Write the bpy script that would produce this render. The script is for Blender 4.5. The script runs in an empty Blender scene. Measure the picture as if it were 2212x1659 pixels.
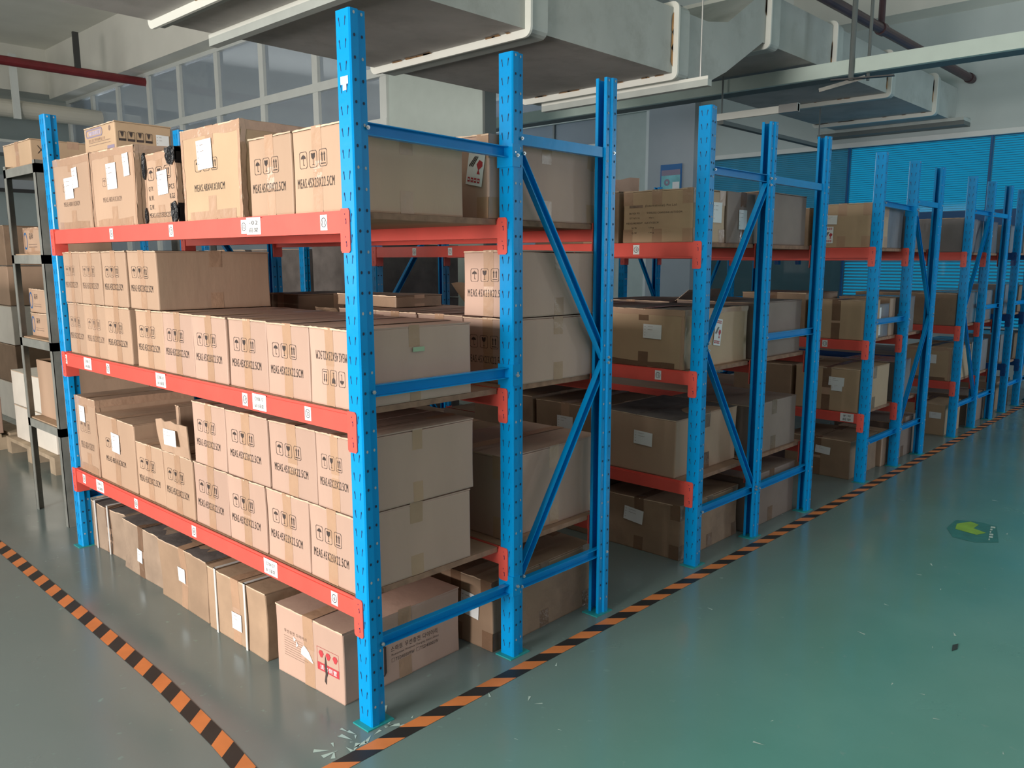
import bpy, bmesh, math, random
from math import sin, cos, pi, radians
from mathutils import Vector, Matrix

SC = bpy.context.scene
COL = SC.collection
W, H = 2212, 1659
random.seed(7)

# ---------------------------------------------------------------- camera
F, YAW, PITCH, ROLL, PX, PY = 1779.6, 0.7458, 0.1664, 0.0022, 39.95, 34.89
cam_d = bpy.data.cameras.new('camera'); cam = bpy.data.objects.new('camera', cam_d); COL.objects.link(cam)
cam_d.sensor_fit = 'HORIZONTAL'; cam_d.sensor_width = 36; cam_d.lens = 36 * F / W
cam_d.shift_x = -PX / W; cam_d.shift_y = PY / W
cam_d.clip_start = 0.05; cam_d.clip_end = 100
dv = Vector((cos(YAW) * cos(PITCH), sin(YAW) * cos(PITCH), -sin(PITCH)))
r0 = Vector((sin(YAW), -cos(YAW), 0)); u0 = r0.cross(dv)
rv = r0 * cos(ROLL) + u0 * sin(ROLL); uv = rv.cross(dv)
cam.matrix_world = Matrix(((rv.x, uv.x, -dv.x, -1.3249), (rv.y, uv.y, -dv.y, -1.8569), (rv.z, uv.z, -dv.z, 1.36), (0, 0, 0, 1)))
SC.camera = cam

# ---------------------------------------------------------------- world, lights, exposure
world = bpy.data.worlds.new('world'); SC.world = world; world.use_nodes = True
bg = world.node_tree.nodes['Background']; bg.inputs[0].default_value = (0.75, 0.9, 1.0, 1); bg.inputs[1].default_value = 0.6
SC.view_settings.view_transform = 'Standard'; SC.view_settings.look = 'None'
SC.view_settings.gamma = 1; SC.view_settings.use_curve_mapping = False
SC.view_settings.exposure = 0.0
SC.cycles.use_denoising = True
SC.cycles.max_bounces = 8; SC.cycles.diffuse_bounces = 5; SC.cycles.glossy_bounces = 4
SC.cycles.sample_clamp_indirect = 8


def area(name, loc, target, sx, sy, energy, color):
    l = bpy.data.lights.new(name, 'AREA'); l.shape = 'RECTANGLE'; l.size = sx; l.size_y = sy
    l.energy = energy; l.color = color
    o = bpy.data.objects.new(name, l); COL.objects.link(o); o.location = loc
    o.rotation_euler = (Vector(target) - Vector(loc)).to_track_quat('-Z', 'Y').to_euler()
    return o


# daylight through the windows behind the camera (side with x < 0) and beside the aisle (side with y < 0)
area('window_daylight_near', (-5.3, 0.2, 1.55), (0.6, 0.4, 0.8), 2.4, 1.5, 530, (1.0, 0.92, 0.86))
area('window_daylight_left', (-5.3, 8.0, 2.0), (3.6, 9.5, 4.2), 6.0, 2.0, 140, (1.0, 0.93, 0.84))
area('window_daylight_aisle', (2.5, -5.3, 2.2), (3.4, 0.3, 0.6), 7.0, 2.2, 22, (1.0, 0.80, 0.80))
area('window_daylight_far', (8.0, -5.3, 2.2), (8.6, 0.0, 1.4), 1.4, 1.8, 85, (0.80, 0.92, 1.0))
area('fill_light_back', (6.6, 12.5, 3.0), (5.0, 5.0, 2.4), 5.0, 2.0, 190, (0.86, 0.92, 1.0))  # added fill lamp that brightens the back area; no window here


# ---------------------------------------------------------------- materials
MATS = {}


def lin(c):
    return tuple(((x / 255) / 12.92 if x / 255 <= .04045 else (((x / 255) + .055) / 1.055) ** 2.4) for x in c)


def mat(name, rgb, rough=.6, metal=0., noise=0., nscale=8., bump=0., bscale=60., rough_var=0., alpha=1., dirt=None, dirt_amt=0., stretch=None, spec=.5, emit=0.):
    """rgb is a linear base colour; noise varies its value, dirt mixes a second colour in blotches."""
    m = bpy.data.materials.new(name); m.use_nodes = True
    nt = m.node_tree; b = nt.nodes['Principled BSDF']
    b.inputs['Base Color'].default_value = (*rgb, 1); b.inputs['Roughness'].default_value = rough
    b.inputs['Metallic'].default_value = metal; b.inputs['Specular IOR Level'].default_value = spec
    if alpha < 1: b.inputs['Alpha'].default_value = alpha
    if emit:
        b.inputs['Emission Color'].default_value = (*rgb, 1); b.inputs['Emission Strength'].default_value = emit
    tc = nt.nodes.new('ShaderNodeTexCoord'); mp = nt.nodes.new('ShaderNodeMapping')
    nt.links.new(tc.outputs['Object'], mp.inputs[0])
    if stretch: mp.inputs['Scale'].default_value = stretch
    col = None
    if noise:
        n = nt.nodes.new('ShaderNodeTexNoise'); n.inputs['Scale'].default_value = nscale; n.inputs['Detail'].default_value = 5
        nt.links.new(mp.outputs[0], n.inputs[0])
        r = nt.nodes.new('ShaderNodeMapRange'); r.inputs[1].default_value = .3; r.inputs[2].default_value = .7
        r.inputs[3].default_value = 1 - noise; r.inputs[4].default_value = 1 + noise
        nt.links.new(n.outputs[0], r.inputs[0])
        oi = nt.nodes.new('ShaderNodeObjectInfo')
        r2 = nt.nodes.new('ShaderNodeMapRange'); r2.inputs[3].default_value = 1 - noise * .7; r2.inputs[4].default_value = 1 + noise * .7
        nt.links.new(oi.outputs['Random'], r2.inputs[0])
        mu = nt.nodes.new('ShaderNodeMath'); mu.operation = 'MULTIPLY'
        nt.links.new(r.outputs[0], mu.inputs[0]); nt.links.new(r2.outputs[0], mu.inputs[1])
        v = nt.nodes.new('ShaderNodeVectorMath'); v.operation = 'SCALE'; v.inputs[0].default_value = rgb
        nt.links.new(mu.outputs[0], v.inputs['Scale'])
        nt.links.new(v.outputs[0], b.inputs['Base Color']); col = v.outputs[0]
    if dirt:
        n = nt.nodes.new('ShaderNodeTexNoise'); n.inputs['Scale'].default_value = 3.1; n.inputs['Detail'].default_value = 8; n.inputs['Roughness'].default_value = .7
        nt.links.new(tc.outputs['Object'], n.inputs[0])
        r = nt.nodes.new('ShaderNodeMapRange'); r.inputs[1].default_value = .5; r.inputs[2].default_value = .68; r.inputs[4].default_value = dirt_amt
        nt.links.new(n.outputs[0], r.inputs[0])
        mx = nt.nodes.new('ShaderNodeMix'); mx.data_type = 'RGBA'
        nt.links.new(r.outputs[0], mx.inputs[0])
        if col: nt.links.new(col, mx.inputs[6])
        else: mx.inputs[6].default_value = (*rgb, 1)
        mx.inputs[7].default_value = (*dirt, 1)
        nt.links.new(mx.outputs[2], b.inputs['Base Color'])
    if rough_var:
        n = nt.nodes.new('ShaderNodeTexNoise'); n.inputs['Scale'].default_value = 5; n.inputs['Detail'].default_value = 6
        nt.links.new(tc.outputs['Object'], n.inputs[0])
        r = nt.nodes.new('ShaderNodeMapRange'); r.inputs[1].default_value = .3; r.inputs[2].default_value = .7
        r.inputs[3].default_value = max(0, rough - rough_var); r.inputs[4].default_value = rough + rough_var
        nt.links.new(n.outputs[0], r.inputs[0]); nt.links.new(r.outputs[0], b.inputs['Roughness'])
    if bump:
        n = nt.nodes.new('ShaderNodeTexNoise'); n.inputs['Scale'].default_value = bscale; n.inputs['Detail'].default_value = 4
        nt.links.new(mp.outputs[0], n.inputs[0])
        bp = nt.nodes.new('ShaderNodeBump'); bp.inputs['Strength'].default_value = bump; bp.inputs['Distance'].default_value = .01
        nt.links.new(n.outputs[0], bp.inputs['Height']); nt.links.new(bp.outputs[0], b.inputs['Normal'])
    MATS[name] = m
    return m


M = MATS
mat('card_tan', (.45, .305, .21), .62, noise=.10, nscale=4, bump=.10, bscale=25, stretch=(1, 1, .3))
mat('card_pink', (.465, .315, .245), .60, noise=.10, nscale=4, bump=.10, bscale=25, stretch=(1, 1, .3))
mat('card_yellow', (.48, .335, .21), .55, noise=.08, nscale=4, bump=.08, bscale=25)
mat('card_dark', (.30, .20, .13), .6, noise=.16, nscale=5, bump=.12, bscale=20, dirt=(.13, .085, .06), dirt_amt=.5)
mat('card_grey', (.25, .185, .15), .62, noise=.12, nscale=5, bump=.12, bscale=20)
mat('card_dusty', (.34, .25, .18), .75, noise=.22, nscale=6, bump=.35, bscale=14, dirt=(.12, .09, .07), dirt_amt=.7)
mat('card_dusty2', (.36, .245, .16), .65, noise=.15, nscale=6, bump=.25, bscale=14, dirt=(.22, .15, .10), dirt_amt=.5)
mat('card_dust_shade', (.15, .13, .12), .85, noise=.25, nscale=9, bump=.4, bscale=14)  # dusty tops; on the rear stack and rack, shade put into the colour
mat('card_wrap', (.26, .235, .23), .15, noise=.25, nscale=5, bump=.5, bscale=9, stretch=(1, 1, .5))
mat('card_white', (.80, .76, .68), .55, noise=.05)
mat('card_edge', (.60, .45, .32), .8, noise=.15, nscale=30)
mat('card_inside', (.42, .28, .17), .75, noise=.12)
mat('ink', (.045, .032, .028), .6, noise=.3, nscale=40)
mat('ink_faint', (.20, .135, .10), .6, noise=.3, nscale=60)
mat('ink_faint2', (.30, .20, .13), .6, noise=.4, nscale=90)
mat('ink_red', (.48, .045, .055), .6)
mat('ink_violet', (.26, .22, .30), .5)
mat('ink_violet2', (.33, .28, .34), .5, noise=.3, nscale=60)
mat('paper', (.78, .80, .80), .6, noise=.03)
mat('tape_tan', (.43, .272, .175), .30, noise=.08, nscale=6, bump=.35, bscale=18)
mat('tape_clear', (.47, .31, .215), .12, bump=.45, bscale=12, rough_var=.06)
mat('tape_dark', (.20, .12, .075), .22, noise=.12, bump=.6, bscale=18)
mat('tape_black', (.008, .008, .010), .14, bump=1.0, bscale=25)
mat('tape_green', (.35, .48, .30), .5)
mat('strap_white', (.62, .62, .60), .4)
mat('blue', (.001, .28, .66), .27, noise=.05, bump=.05, bscale=30, dirt=(.005, .20, .42), dirt_amt=.25, spec=.24)
mat('blue_dark', (.004, .07, .25), .35, noise=.05)
mat('slot', (.002, .012, .07), .6)
mat('hole', (.003, .02, .06), .6)
mat('hole_light', (.40, .44, .46), .5)  # pale marks imitate light showing through the holes; also the post rim
mat('plate_green', (.02, .30, .30), .4, noise=.1)
mat('red', (.74, .10, .075), .38, noise=.06, bump=.05, bscale=30, dirt=(.55, .10, .08), dirt_amt=.35)
mat('zinc', (.60, .60, .58), .3, .9)
mat('board', (.33, .20, .125), .75, noise=.18, nscale=6, bump=.2, bscale=30, stretch=(1, .2, 1))
mat('board_edge', (.30, .17, .11), .85, noise=.25, nscale=30)
mat('steel_grey', (.21, .22, .20), .5, .2, noise=.2, bump=.1, bscale=30, dirt=(.38, .37, .33), dirt_amt=.5)
mat('wall', (.50, .57, .56), .8, noise=.04, nscale=2, bump=.05)
mat('wall_warm', (.27, .22, .205), .85, noise=.04, nscale=2)
mat('wall_cool', (.40, .44, .47), .8, noise=.04, nscale=2)
mat('panel_green', (.44, .51, .48), .55, noise=.03)
mat('ceiling', (.74, .74, .68), .85, noise=.06, nscale=1.5)
mat('white_frame', (.66, .70, .68), .45, noise=.03)
mat('duct', (.42, .45, .42), .6, noise=.08, nscale=3, bump=.15, bscale=5, dirt=(.26, .27, .24), dirt_amt=.5)
mat('duct_under', (.44, .43, .41), .75, noise=.15, nscale=2.5, bump=.3, bscale=4, dirt=(.28, .27, .25), dirt_amt=.6)
mat('duct_rim', (.72, .74, .68), .5)
mat('duct_band', (.44, .48, .45), .5, noise=.06)
mat('rust', (.36, .19, .07), .85, noise=.3, nscale=20)
mat('tray_green', (.60, .72, .65), .45, noise=.03)
mat('pipe_red', (.17, .018, .022), .45, noise=.15)
mat('pipe_maroon', (.05, .022, .026), .45, noise=.15)
mat('pipe_white', (.62, .60, .52), .45)
mat('dark_metal', (.045, .045, .045), .5)
mat('hanger', (.12, .14, .135), .5)
mat('blind', (.006, .25, .43), .5, noise=.05, emit=.75)  # slats glow to imitate daylight coming from behind them
mat('blind_rail', (.006, .08, .22), .5)
mat('poster_blue', (.02, .14, .38), .4)
mat('poster_cyan', (.20, .55, .60), .4, noise=.2, nscale=5)
mat('orange', (.62, .20, .055), .55, noise=.10, nscale=12)
mat('black', (.018, .018, .017), .5, noise=.2, nscale=12)
mat('arrow_green', (.25, .48, .05), .5, noise=.15, nscale=14)
mat('sticker_teal', (.035, .20, .18), .5, noise=.15, nscale=20)
mat('scuff', (.42, .55, .50), .7)
mat('debris', (.03, .05, .05), .7)
mat('rust_board', (.26, .085, .045), .5, noise=.2)
mat('board_violet', (.18, .17, .32), .4)
mat('pallet_wood', (.42, .33, .23), .8, noise=.2, nscale=10)
mat('plywood', (.36, .25, .16), .8, noise=.2)
mat('bright_pane', (.75, .8, .82), .4, emit=.5)


def glass(name, rgb, alpha):
    m = bpy.data.materials.new(name); m.use_nodes = True; b = m.node_tree.nodes['Principled BSDF']
    b.inputs['Base Color'].default_value = (*rgb, 1); b.inputs['Roughness'].default_value = .04
    b.inputs['Alpha'].default_value = alpha; M[name] = m


glass('glass', (.33, .39, .45), .6)
glass('glass_tinted', (.07, .17, .20), .5)
glass('glass_teal', (.03, .12, .15), .15)


def floor_material():
    m = bpy.data.materials.new('floor_epoxy'); m.use_nodes = True; nt = m.node_tree; b = nt.nodes['Principled BSDF']
    tc = nt.nodes.new('ShaderNodeTexCoord')

    def nz(scale, detail, lo, hi, a, bb):
        n = nt.nodes.new('ShaderNodeTexNoise'); n.inputs['Scale'].default_value = scale; n.inputs['Detail'].default_value = detail
        nt.links.new(tc.outputs['Object'], n.inputs[0]); r = nt.nodes.new('ShaderNodeMapRange')
        r.inputs[1].default_value = lo; r.inputs[2].default_value = hi; r.inputs[3].default_value = a; r.inputs[4].default_value = bb
        nt.links.new(n.outputs[0], r.inputs[0]); return r.outputs[0]
    mx = nt.nodes.new('ShaderNodeMix'); mx.data_type = 'RGBA'
    mx.inputs[6].default_value = (.10, .295, .25, 1); mx.inputs[7].default_value = (.13, .335, .29, 1)
    nt.links.new(nz(1.3, 7, .35, .65, 0, 1), mx.inputs[0])
    # greyer base colour outside the green aisle (beyond the tape line, y > -0.1)
    sx = nt.nodes.new('ShaderNodeSeparateXYZ'); nt.links.new(tc.outputs['Object'], sx.inputs[0])
    ed = nt.nodes.new('ShaderNodeMapRange'); ed.inputs[1].default_value = -.9; ed.inputs[2].default_value = .1
    nt.links.new(sx.outputs['Y'], ed.inputs[0])
    mo = nt.nodes.new('ShaderNodeMix'); mo.data_type = 'RGBA'; nt.links.new(ed.outputs[0], mo.inputs[0])
    nt.links.new(mx.outputs[2], mo.inputs[6]); mo.inputs[7].default_value = (.145, .185, .18, 1)
    mx2 = nt.nodes.new('ShaderNodeMix'); mx2.data_type = 'RGBA'
    nt.links.new(mo.outputs[2], mx2.inputs[6]); mx2.inputs[7].default_value = (.20, .34, .30, 1)
    nt.links.new(nz(26, 6, .66, .76, 0, .6), mx2.inputs[0])
    nt.links.new(mx2.outputs[2], b.inputs['Base Color'])
    nt.links.new(nz(3, 8, .3, .7, .12, .28), b.inputs['Roughness'])
    n = nt.nodes.new('ShaderNodeTexNoise'); n.inputs['Scale'].default_value = 9; n.inputs['Detail'].default_value = 3
    nt.links.new(tc.outputs['Object'], n.inputs[0])
    bp = nt.nodes.new('ShaderNodeBump'); bp.inputs['Strength'].default_value = .05; bp.inputs['Distance'].default_value = .01
    nt.links.new(n.outputs[0], bp.inputs['Height']); nt.links.new(bp.outputs[0], b.inputs['Normal'])
    M['floor'] = m


floor_material()

# ---------------------------------------------------------------- mesh builder
TEXT = {}
INKUP = 0.; INKS = ('ink', 'ink_faint', 'ink_faint2', 'ink_violet', 'ink_violet2', 'ink_red', 'paper', 'hole', 'card_pink')


def text_mesh(s):
    """2-D triangles of a line of lettering, scaled to 1 wide."""
    if s in TEXT: return TEXT[s]
    c = bpy.data.curves.new('lettering', 'FONT'); c.body = s; c.resolution_u = 2; c.space_character = 1.22
    o = bpy.data.objects.new('lettering', c); COL.objects.link(o)
    bpy.context.view_layer.update()
    me = bpy.data.meshes.new_from_object(o.evaluated_get(bpy.context.evaluated_depsgraph_get()))
    vs = [(v.co.x, v.co.y) for v in me.vertices]; fs = [tuple(p.vertices) for p in me.polygons]
    bpy.data.objects.remove(o); bpy.data.curves.remove(c); bpy.data.meshes.remove(me)
    x0 = min(v[0] for v in vs); x1 = max(v[0] for v in vs); y0 = min(v[1] for v in vs); y1 = max(v[1] for v in vs)
    TEXT[s] = ([((x - x0) / (x1 - x0), (y - y0) / (y1 - y0)) for x, y in vs], fs)
    return TEXT[s]


class MB:
    def __init__(self): self.v = []; self.f = []; self.m = []; self.mats = []

    def mi(self, name):
        if name not in self.mats: self.mats.append(name)
        return self.mats.index(name)

    def add(self, vs, fs, m):
        n = len(self.v); i = self.mi(m); self.v += [tuple(v) for v in vs]
        for f in fs: self.f.append(tuple(n + k for k in f)); self.m.append(i)

    def box(self, a, b, m):
        x0, y0, z0 = a; x1, y1, z1 = b
        vs = [(x0, y0, z0), (x1, y0, z0), (x1, y1, z0), (x0, y1, z0), (x0, y0, z1), (x1, y0, z1), (x1, y1, z1), (x0, y1, z1)]
        self.add(vs, [(0, 3, 2, 1), (4, 5, 6, 7), (0, 1, 5, 4), (1, 2, 6, 5), (2, 3, 7, 6), (3, 0, 4, 7)], m)

    def prism(self, pts, fn, m, cap=True):
        """pts: 2-D outline; fn(p, t) -> 3-D with t 0 or 1"""
        n = len(pts); vs = [fn(p, 0) for p in pts] + [fn(p, 1) for p in pts]
        fs = [(i, (i + 1) % n, n + (i + 1) % n, n + i) for i in range(n)]
        if cap: fs += [tuple(range(n))[::-1], tuple(range(n, 2 * n))]
        self.add(vs, fs, m)

    def tube(self, a, b, r, m, n=14):
        a = Vector(a); b = Vector(b); d = (b - a).normalized()
        p = d.cross(Vector((0, 0, 1)) if abs(d.z) < .9 else Vector((1, 0, 0))).normalized(); q = d.cross(p)
        self.prism([(cos(2 * pi * k / n) * r, sin(2 * pi * k / n) * r) for k in range(n)], lambda s, t: (b if t else a) + p * s[0] + q * s[1], m)

    def beam(self, a, b, w, h, side, m):
        """square bar a-b; w across 'side', h across the other normal"""
        a = Vector(a); b = Vector(b); d = (b - a).normalized(); s = Vector(side); s = (s - d * s.dot(d)).normalized(); q = d.cross(s)
        self.prism([(-w / 2, -h / 2), (w / 2, -h / 2), (w / 2, h / 2), (-w / 2, h / 2)], lambda t, k: (b if k else a) + s * t[0] + q * t[1], m)

    def channel(self, a, b, w, dep, side, m, t=.0025):
        """C channel from a to b, web width w, open towards 'side'"""
        a = Vector(a); b = Vector(b); d = (b - a).normalized(); s = Vector(side); s = (s - d * s.dot(d)).normalized(); q = d.cross(s)
        pts = [(-dep / 2, -w / 2), (dep / 2, -w / 2), (dep / 2, -w / 2 + t), (-dep / 2 + t, -w / 2 + t), (-dep / 2 + t, w / 2 - t), (dep / 2, w / 2 - t), (dep / 2, w / 2), (-dep / 2, w / 2)]
        n = 8; vs = [(b if k else a) + s * p[0] + q * p[1] for k in (0, 1) for p in pts]
        fs = [(i, (i + 1) % n, n + (i + 1) % n, n + i) for i in range(n)]
        for o in (0, n): fs += [(o, o + 1, o + 2, o + 3), (o, o + 3, o + 4, o + 7), (o + 4, o + 5, o + 6, o + 7)]
        self.add(vs, fs, m)

    # flat marks on a face: fr = (origin, right, up, normal)
    def mark(self, fr, pts, m, off=.0006):
        o, r, u, n = fr; off += INKUP if m in INKS else 0
        self.add([o + r * p[0] + u * p[1] + n * off for p in pts], [tuple(range(len(pts)))], m)

    def rect(self, fr, x0, y0, x1, y1, m, off=.0006, nx=1, ny=1, rag=0.):
        o, r, u, n = fr; vs = []; fs = []
        for j in range(ny + 1):
            for i in range(nx + 1):
                jx = random.uniform(-rag, rag) if rag and i in (0, nx) else 0; jy = random.uniform(-rag, rag) if rag and j in (0, ny) else 0
                vs.append(o + r * (x0 + (x1 - x0) * i / nx + jx) + u * (y0 + (y1 - y0) * j / ny + jy) + n * off)
        for j in range(ny):
            for i in range(nx): k = j * (nx + 1) + i; fs.append((k, k + 1, k + nx + 2, k + nx + 1))
        self.add(vs, fs, m)

    def text(self, fr, s, cx, cy, w, h, m, off=.0007, flip=False):
        o, r, u, n = fr; vs, fs = text_mesh(s); k = -1 if flip else 1; off += INKUP if m in INKS else 0
        self.add([o + r * (cx + k * (x - .5) * w) + u * (cy + k * (y - .5) * h) + n * off for x, y in vs], fs, m)

    def ring(self, fr, cx, cy, ro, ri, m, off=.0008, n=20, sx=1.):
        o, r, u, nn = fr; vs = []
        for k in range(n):
            a = 2 * pi * k / n
            for q in (ro, ri): vs.append(o + r * (cx + cos(a) * q * sx) + u * (cy + sin(a) * q) + nn * off)
        self.add(vs, [(2 * k, 2 * ((k + 1) % n), 2 * ((k + 1) % n) + 1, 2 * k + 1) for k in range(n)], m)

    def frame(self, fr, x0, y0, x1, y1, t, m, off=.0007, k=.12):
        """thin outline of a square with cut corners"""
        c = (x1 - x0) * k
        out = [(x0 + c, y0), (x1 - c, y0), (x1, y0 + c), (x1, y1 - c), (x1 - c, y1), (x0 + c, y1), (x0, y1 - c), (x0, y0 + c)]
        cx, cy = (x0 + x1) / 2, (y0 + y1) / 2; sx = 1 - 2 * t / (x1 - x0); sy = 1 - 2 * t / (y1 - y0)
        inn = [(cx + (p[0] - cx) * sx, cy + (p[1] - cy) * sy) for p in out]
        o, r, u, n = fr; off += INKUP if m in INKS else 0; vs = [o + r * p[0] + u * p[1] + n * off for p in out + inn]
        self.add(vs, [(i, (i + 1) % 8, 8 + (i + 1) % 8, 8 + i) for i in range(8)], m)

    def build(self, name, parent=None, loc=None, fn=None, smooth=False, solid=0., merge=False):
        me = bpy.data.meshes.new(name)
        vs = [fn(v) for v in self.v] if fn else self.v
        me.from_pydata([tuple(v) for v in vs], [], self.f)
        for n in self.mats: me.materials.append(M[n])
        me.polygons.foreach_set('material_index', self.m)
        if merge:
            bm = bmesh.new(); bm.from_mesh(me); bmesh.ops.remove_doubles(bm, verts=bm.verts, dist=.00005)
            bmesh.ops.recalc_face_normals(bm, faces=bm.faces); bm.to_mesh(me); bm.free()
        if smooth: me.polygons.foreach_set('use_smooth', [True] * len(me.polygons))
        me.update()
        o = bpy.data.objects.new(name, me); COL.objects.link(o)
        if parent: o.parent = parent
        if loc: o.location = loc
        if solid:
            s = o.modifiers.new('thickness', 'SOLIDIFY'); s.thickness = solid; s.offset = 0
        return o


def empty(name, loc=(0, 0, 0), rz=0.):
    o = bpy.data.objects.new(name, None); COL.objects.link(o); o.location = loc; o.rotation_euler.z = rz
    o.empty_display_size = .1
    return o


def tag(o, label, cat, group=None, kind=None):
    if label: o['label'] = label
    if cat: o['category'] = cat
    if group: o['group'] = group
    if kind: o['kind'] = kind
    return o


def struct(o): o['kind'] = 'structure'; return o


def copy_tree(o, parent=None):
    c = o.copy(); COL.objects.link(c); c.parent = parent
    for ch in list(o.children): copy_tree(ch, c)
    return c


X, Y, Z = Vector((1, 0, 0)), Vector((0, 1, 0)), Vector((0, 0, 1))

# ---------------------------------------------------------------- setting: floor, walls, ceiling
XF, YL, XB, YR, ZC = 9.6, 17.0, -5.6, -5.6, 4.75
b = MB(); b.add([(XB, YR, 0), (XF + .6, YR, 0), (XF + .6, YL, 0), (XB, YL, 0)], [(0, 1, 2, 3)], 'floor')
b.add([(XB, YR, -.1), (XF + .6, YR, -.1), (XF + .6, YL, -.1), (XB, YL, -.1)], [(3, 2, 1, 0)], 'floor')
struct(b.build('floor'))
b = MB(); b.box((XB, YR, ZC), (XF + .6, YL, ZC + .1), 'ceiling'); struct(b.build('ceiling'))


def ceil_beam(name, a, c, m='ceiling'):
    q = MB(); q.box(a, c, m); struct(q.build(name))


ceil_beam('trim_1', (3.72, -5.5, 3.98), (4.0, 13.6, ZC))
ceil_beam('trim_2', (XB, 13.6, 4.05), (XF, 14.2, ZC))
ceil_beam('trim_3', (XB, 15.9, 4.0), (XF, 16.3, ZC))
ceil_beam('trim_4', (9.2, YR, 4.25), (XF, 13.6, ZC))
ceil_beam('trim_5', (4.0, 3.3, 4.05), (9.2, 3.6, ZC))
# far wall with a band of windows, left end wall, the walls behind the camera with their window openings
b = MB(); b.box((XF, YR, 2.86), (XF + .2, 4.86, ZC), 'wall'); b.box((XF, YR, 0), (XF + .2, 4.86, .55), 'wall')
b.box((XF, 5.75, 0), (XF + .2, 6.45, 3.66), 'panel_green'); b.box((XF, 9.6, 0), (XF + .2, YL, ZC), 'wall')
b.box((XF, 6.45, 0), (XF + .2, 9.6, .9), 'wall'); b.box((XF, 5.66, 4.2), (XF + .2, 9.6, ZC), 'wall')
b.box((XF + .2, YR, 0), (XF + .3, YL, ZC), 'wall_cool')
struct(b.build('wall_far'))
b = MB(); b.box((XF - .15, 4.86, 0), (XF + .2, 5.66, ZC), 'wall_cool'); b.box((XF - .05, 5.66, 0), (XF + .2, 5.78, 3.66), 'white_frame')
struct(b.build('trim_6'))
b = MB(); b.box((XB, YL, 0), (XF, YL + .2, ZC), 'wall'); struct(b.build('wall_left'))
b = MB()
for (y0, y1) in ((YR, -3.6), (1.0, 3.6), (11.2, YL)): b.box((XB - .2, y0, 0), (XB, y1, ZC), 'wall_warm')
for (y0, y1) in ((-3.6, 1.0), (3.6, 11.2)): b.box((XB - .2, y0, 0), (XB, y1, .8), 'wall_warm'); b.box((XB - .2, y0, 3.1), (XB, y1, ZC), 'wall_warm')
struct(b.build('wall_back'))
b = MB()
for (x0, x1) in ((XB, -1.8),): b.box((x0, YR - .2, 0), (x1, YR, ZC), 'wall_warm')
b.box((-1.8, YR - .2, 0), (XF, YR, .9), 'wall_warm'); b.box((-1.8, YR - .2, 3.4), (XF, YR, ZC), 'wall_warm')
struct(b.build('wall_right'))

# partition with tall white-framed windows (window_1) on the left, plane x = 4
PXW = 4.0
b = MB(); b.box((PXW, 3.63, 0), (PXW + .12, 5.0, 4.05), 'panel_green')
b.box((PXW, 5.0, 0), (PXW + .12, 13.6, .95), 'panel_green')
b.box((PXW - .01, 3.61, 0), (PXW + .13, 3.64, 4.05), 'hanger')
struct(b.build('wall_partition'))
w1 = struct(empty('window_1', (PXW, 9, 0)))
b = MB()
yy = [5.03, 6.22, 7.33, 8.41, 9.46, 10.42, 11.5, 12.5, 13.55]
for i, y in enumerate(yy):
    b.box((PXW - .03, y - .045, .95), (PXW + .05, y + .045, 3.98), 'white_frame')
    b.box((PXW - .012, y + .045, .95), (PXW + .05, y + .085, 3.94), 'white_frame')
for z, h in ((3.93, .10), (3.17, .09), (2.70, .07), (.95, .08)):
    b.box((PXW - .035, 4.99, z), (PXW + .05, 13.6, z + h), 'white_frame')
b.build('window_frame', w1, Vector((0, 0, 0)) - Vector((PXW, 9, 0)))
for i in range(len(yy) - 1):
    g = MB(); g.box((PXW + .008, yy[i] + .04, 1.0), (PXW + .014, yy[i + 1] - .04, 3.95), 'glass')
    g.build('pane', w1, (-PXW, -9, 0))
# far windows: window_2 (blinds), window_3 (glass partition beyond the column)
w2 = struct(empty('window_2', (XF, 0, 0)))
b = MB()
for z0, z1 in ((2.82, 2.88), (.53, .60)): b.box((-.03, YR, z0), (.06, 4.86, z1), 'white_frame')
b.box((-.035, YR, 1.79), (.05, 4.86, 1.97), 'blind_rail'); b.box((-.04, YR, 1.74), (-.005, 4.86, 1.785), 'dark_metal')
for y in (4.83, 2.62, 0.95, -1.0, -3.0): b.box((-.012, y - .012, .55), (.02, y + .012, 2.84), 'blind_rail')
b.build('window_frame', w2)
g = MB(); g.box((.0, YR, .56), (.004, 2.6, 2.86), 'glass_teal'); g.build('pane', w2)
g = MB(); g.box((.0, 2.62, .56), (.004, 4.86, 2.86), 'glass_tinted'); g.build('pane', w2)
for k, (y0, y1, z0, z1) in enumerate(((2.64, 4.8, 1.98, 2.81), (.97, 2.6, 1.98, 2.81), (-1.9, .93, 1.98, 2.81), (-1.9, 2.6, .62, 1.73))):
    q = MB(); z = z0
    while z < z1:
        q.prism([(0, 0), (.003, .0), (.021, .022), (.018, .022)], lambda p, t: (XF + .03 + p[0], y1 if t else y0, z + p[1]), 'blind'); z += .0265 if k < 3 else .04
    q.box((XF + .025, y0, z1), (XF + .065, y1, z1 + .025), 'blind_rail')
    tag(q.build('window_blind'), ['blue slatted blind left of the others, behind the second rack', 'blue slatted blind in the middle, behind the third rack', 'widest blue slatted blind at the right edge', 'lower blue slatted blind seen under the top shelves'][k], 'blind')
w3 = struct(empty('window_3', (XF, 8, 0)))
b = MB(); b.box((-.06, -2.3, 3.64), (.05, 1.6, 3.86), 'panel_green')
for y in (-1.55, -.3, 1.58): b.box((-.02, y - .02, .9), (.04, y + .02, 3.66), 'hanger')
b.box((-.03, -1.55, 3.15), (.04, 1.6, 3.25), 'white_frame'); b.box((-.03, -1.55, 2.75), (.04, 1.6, 2.8), 'hanger')
b.build('window_frame', w3)
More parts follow.
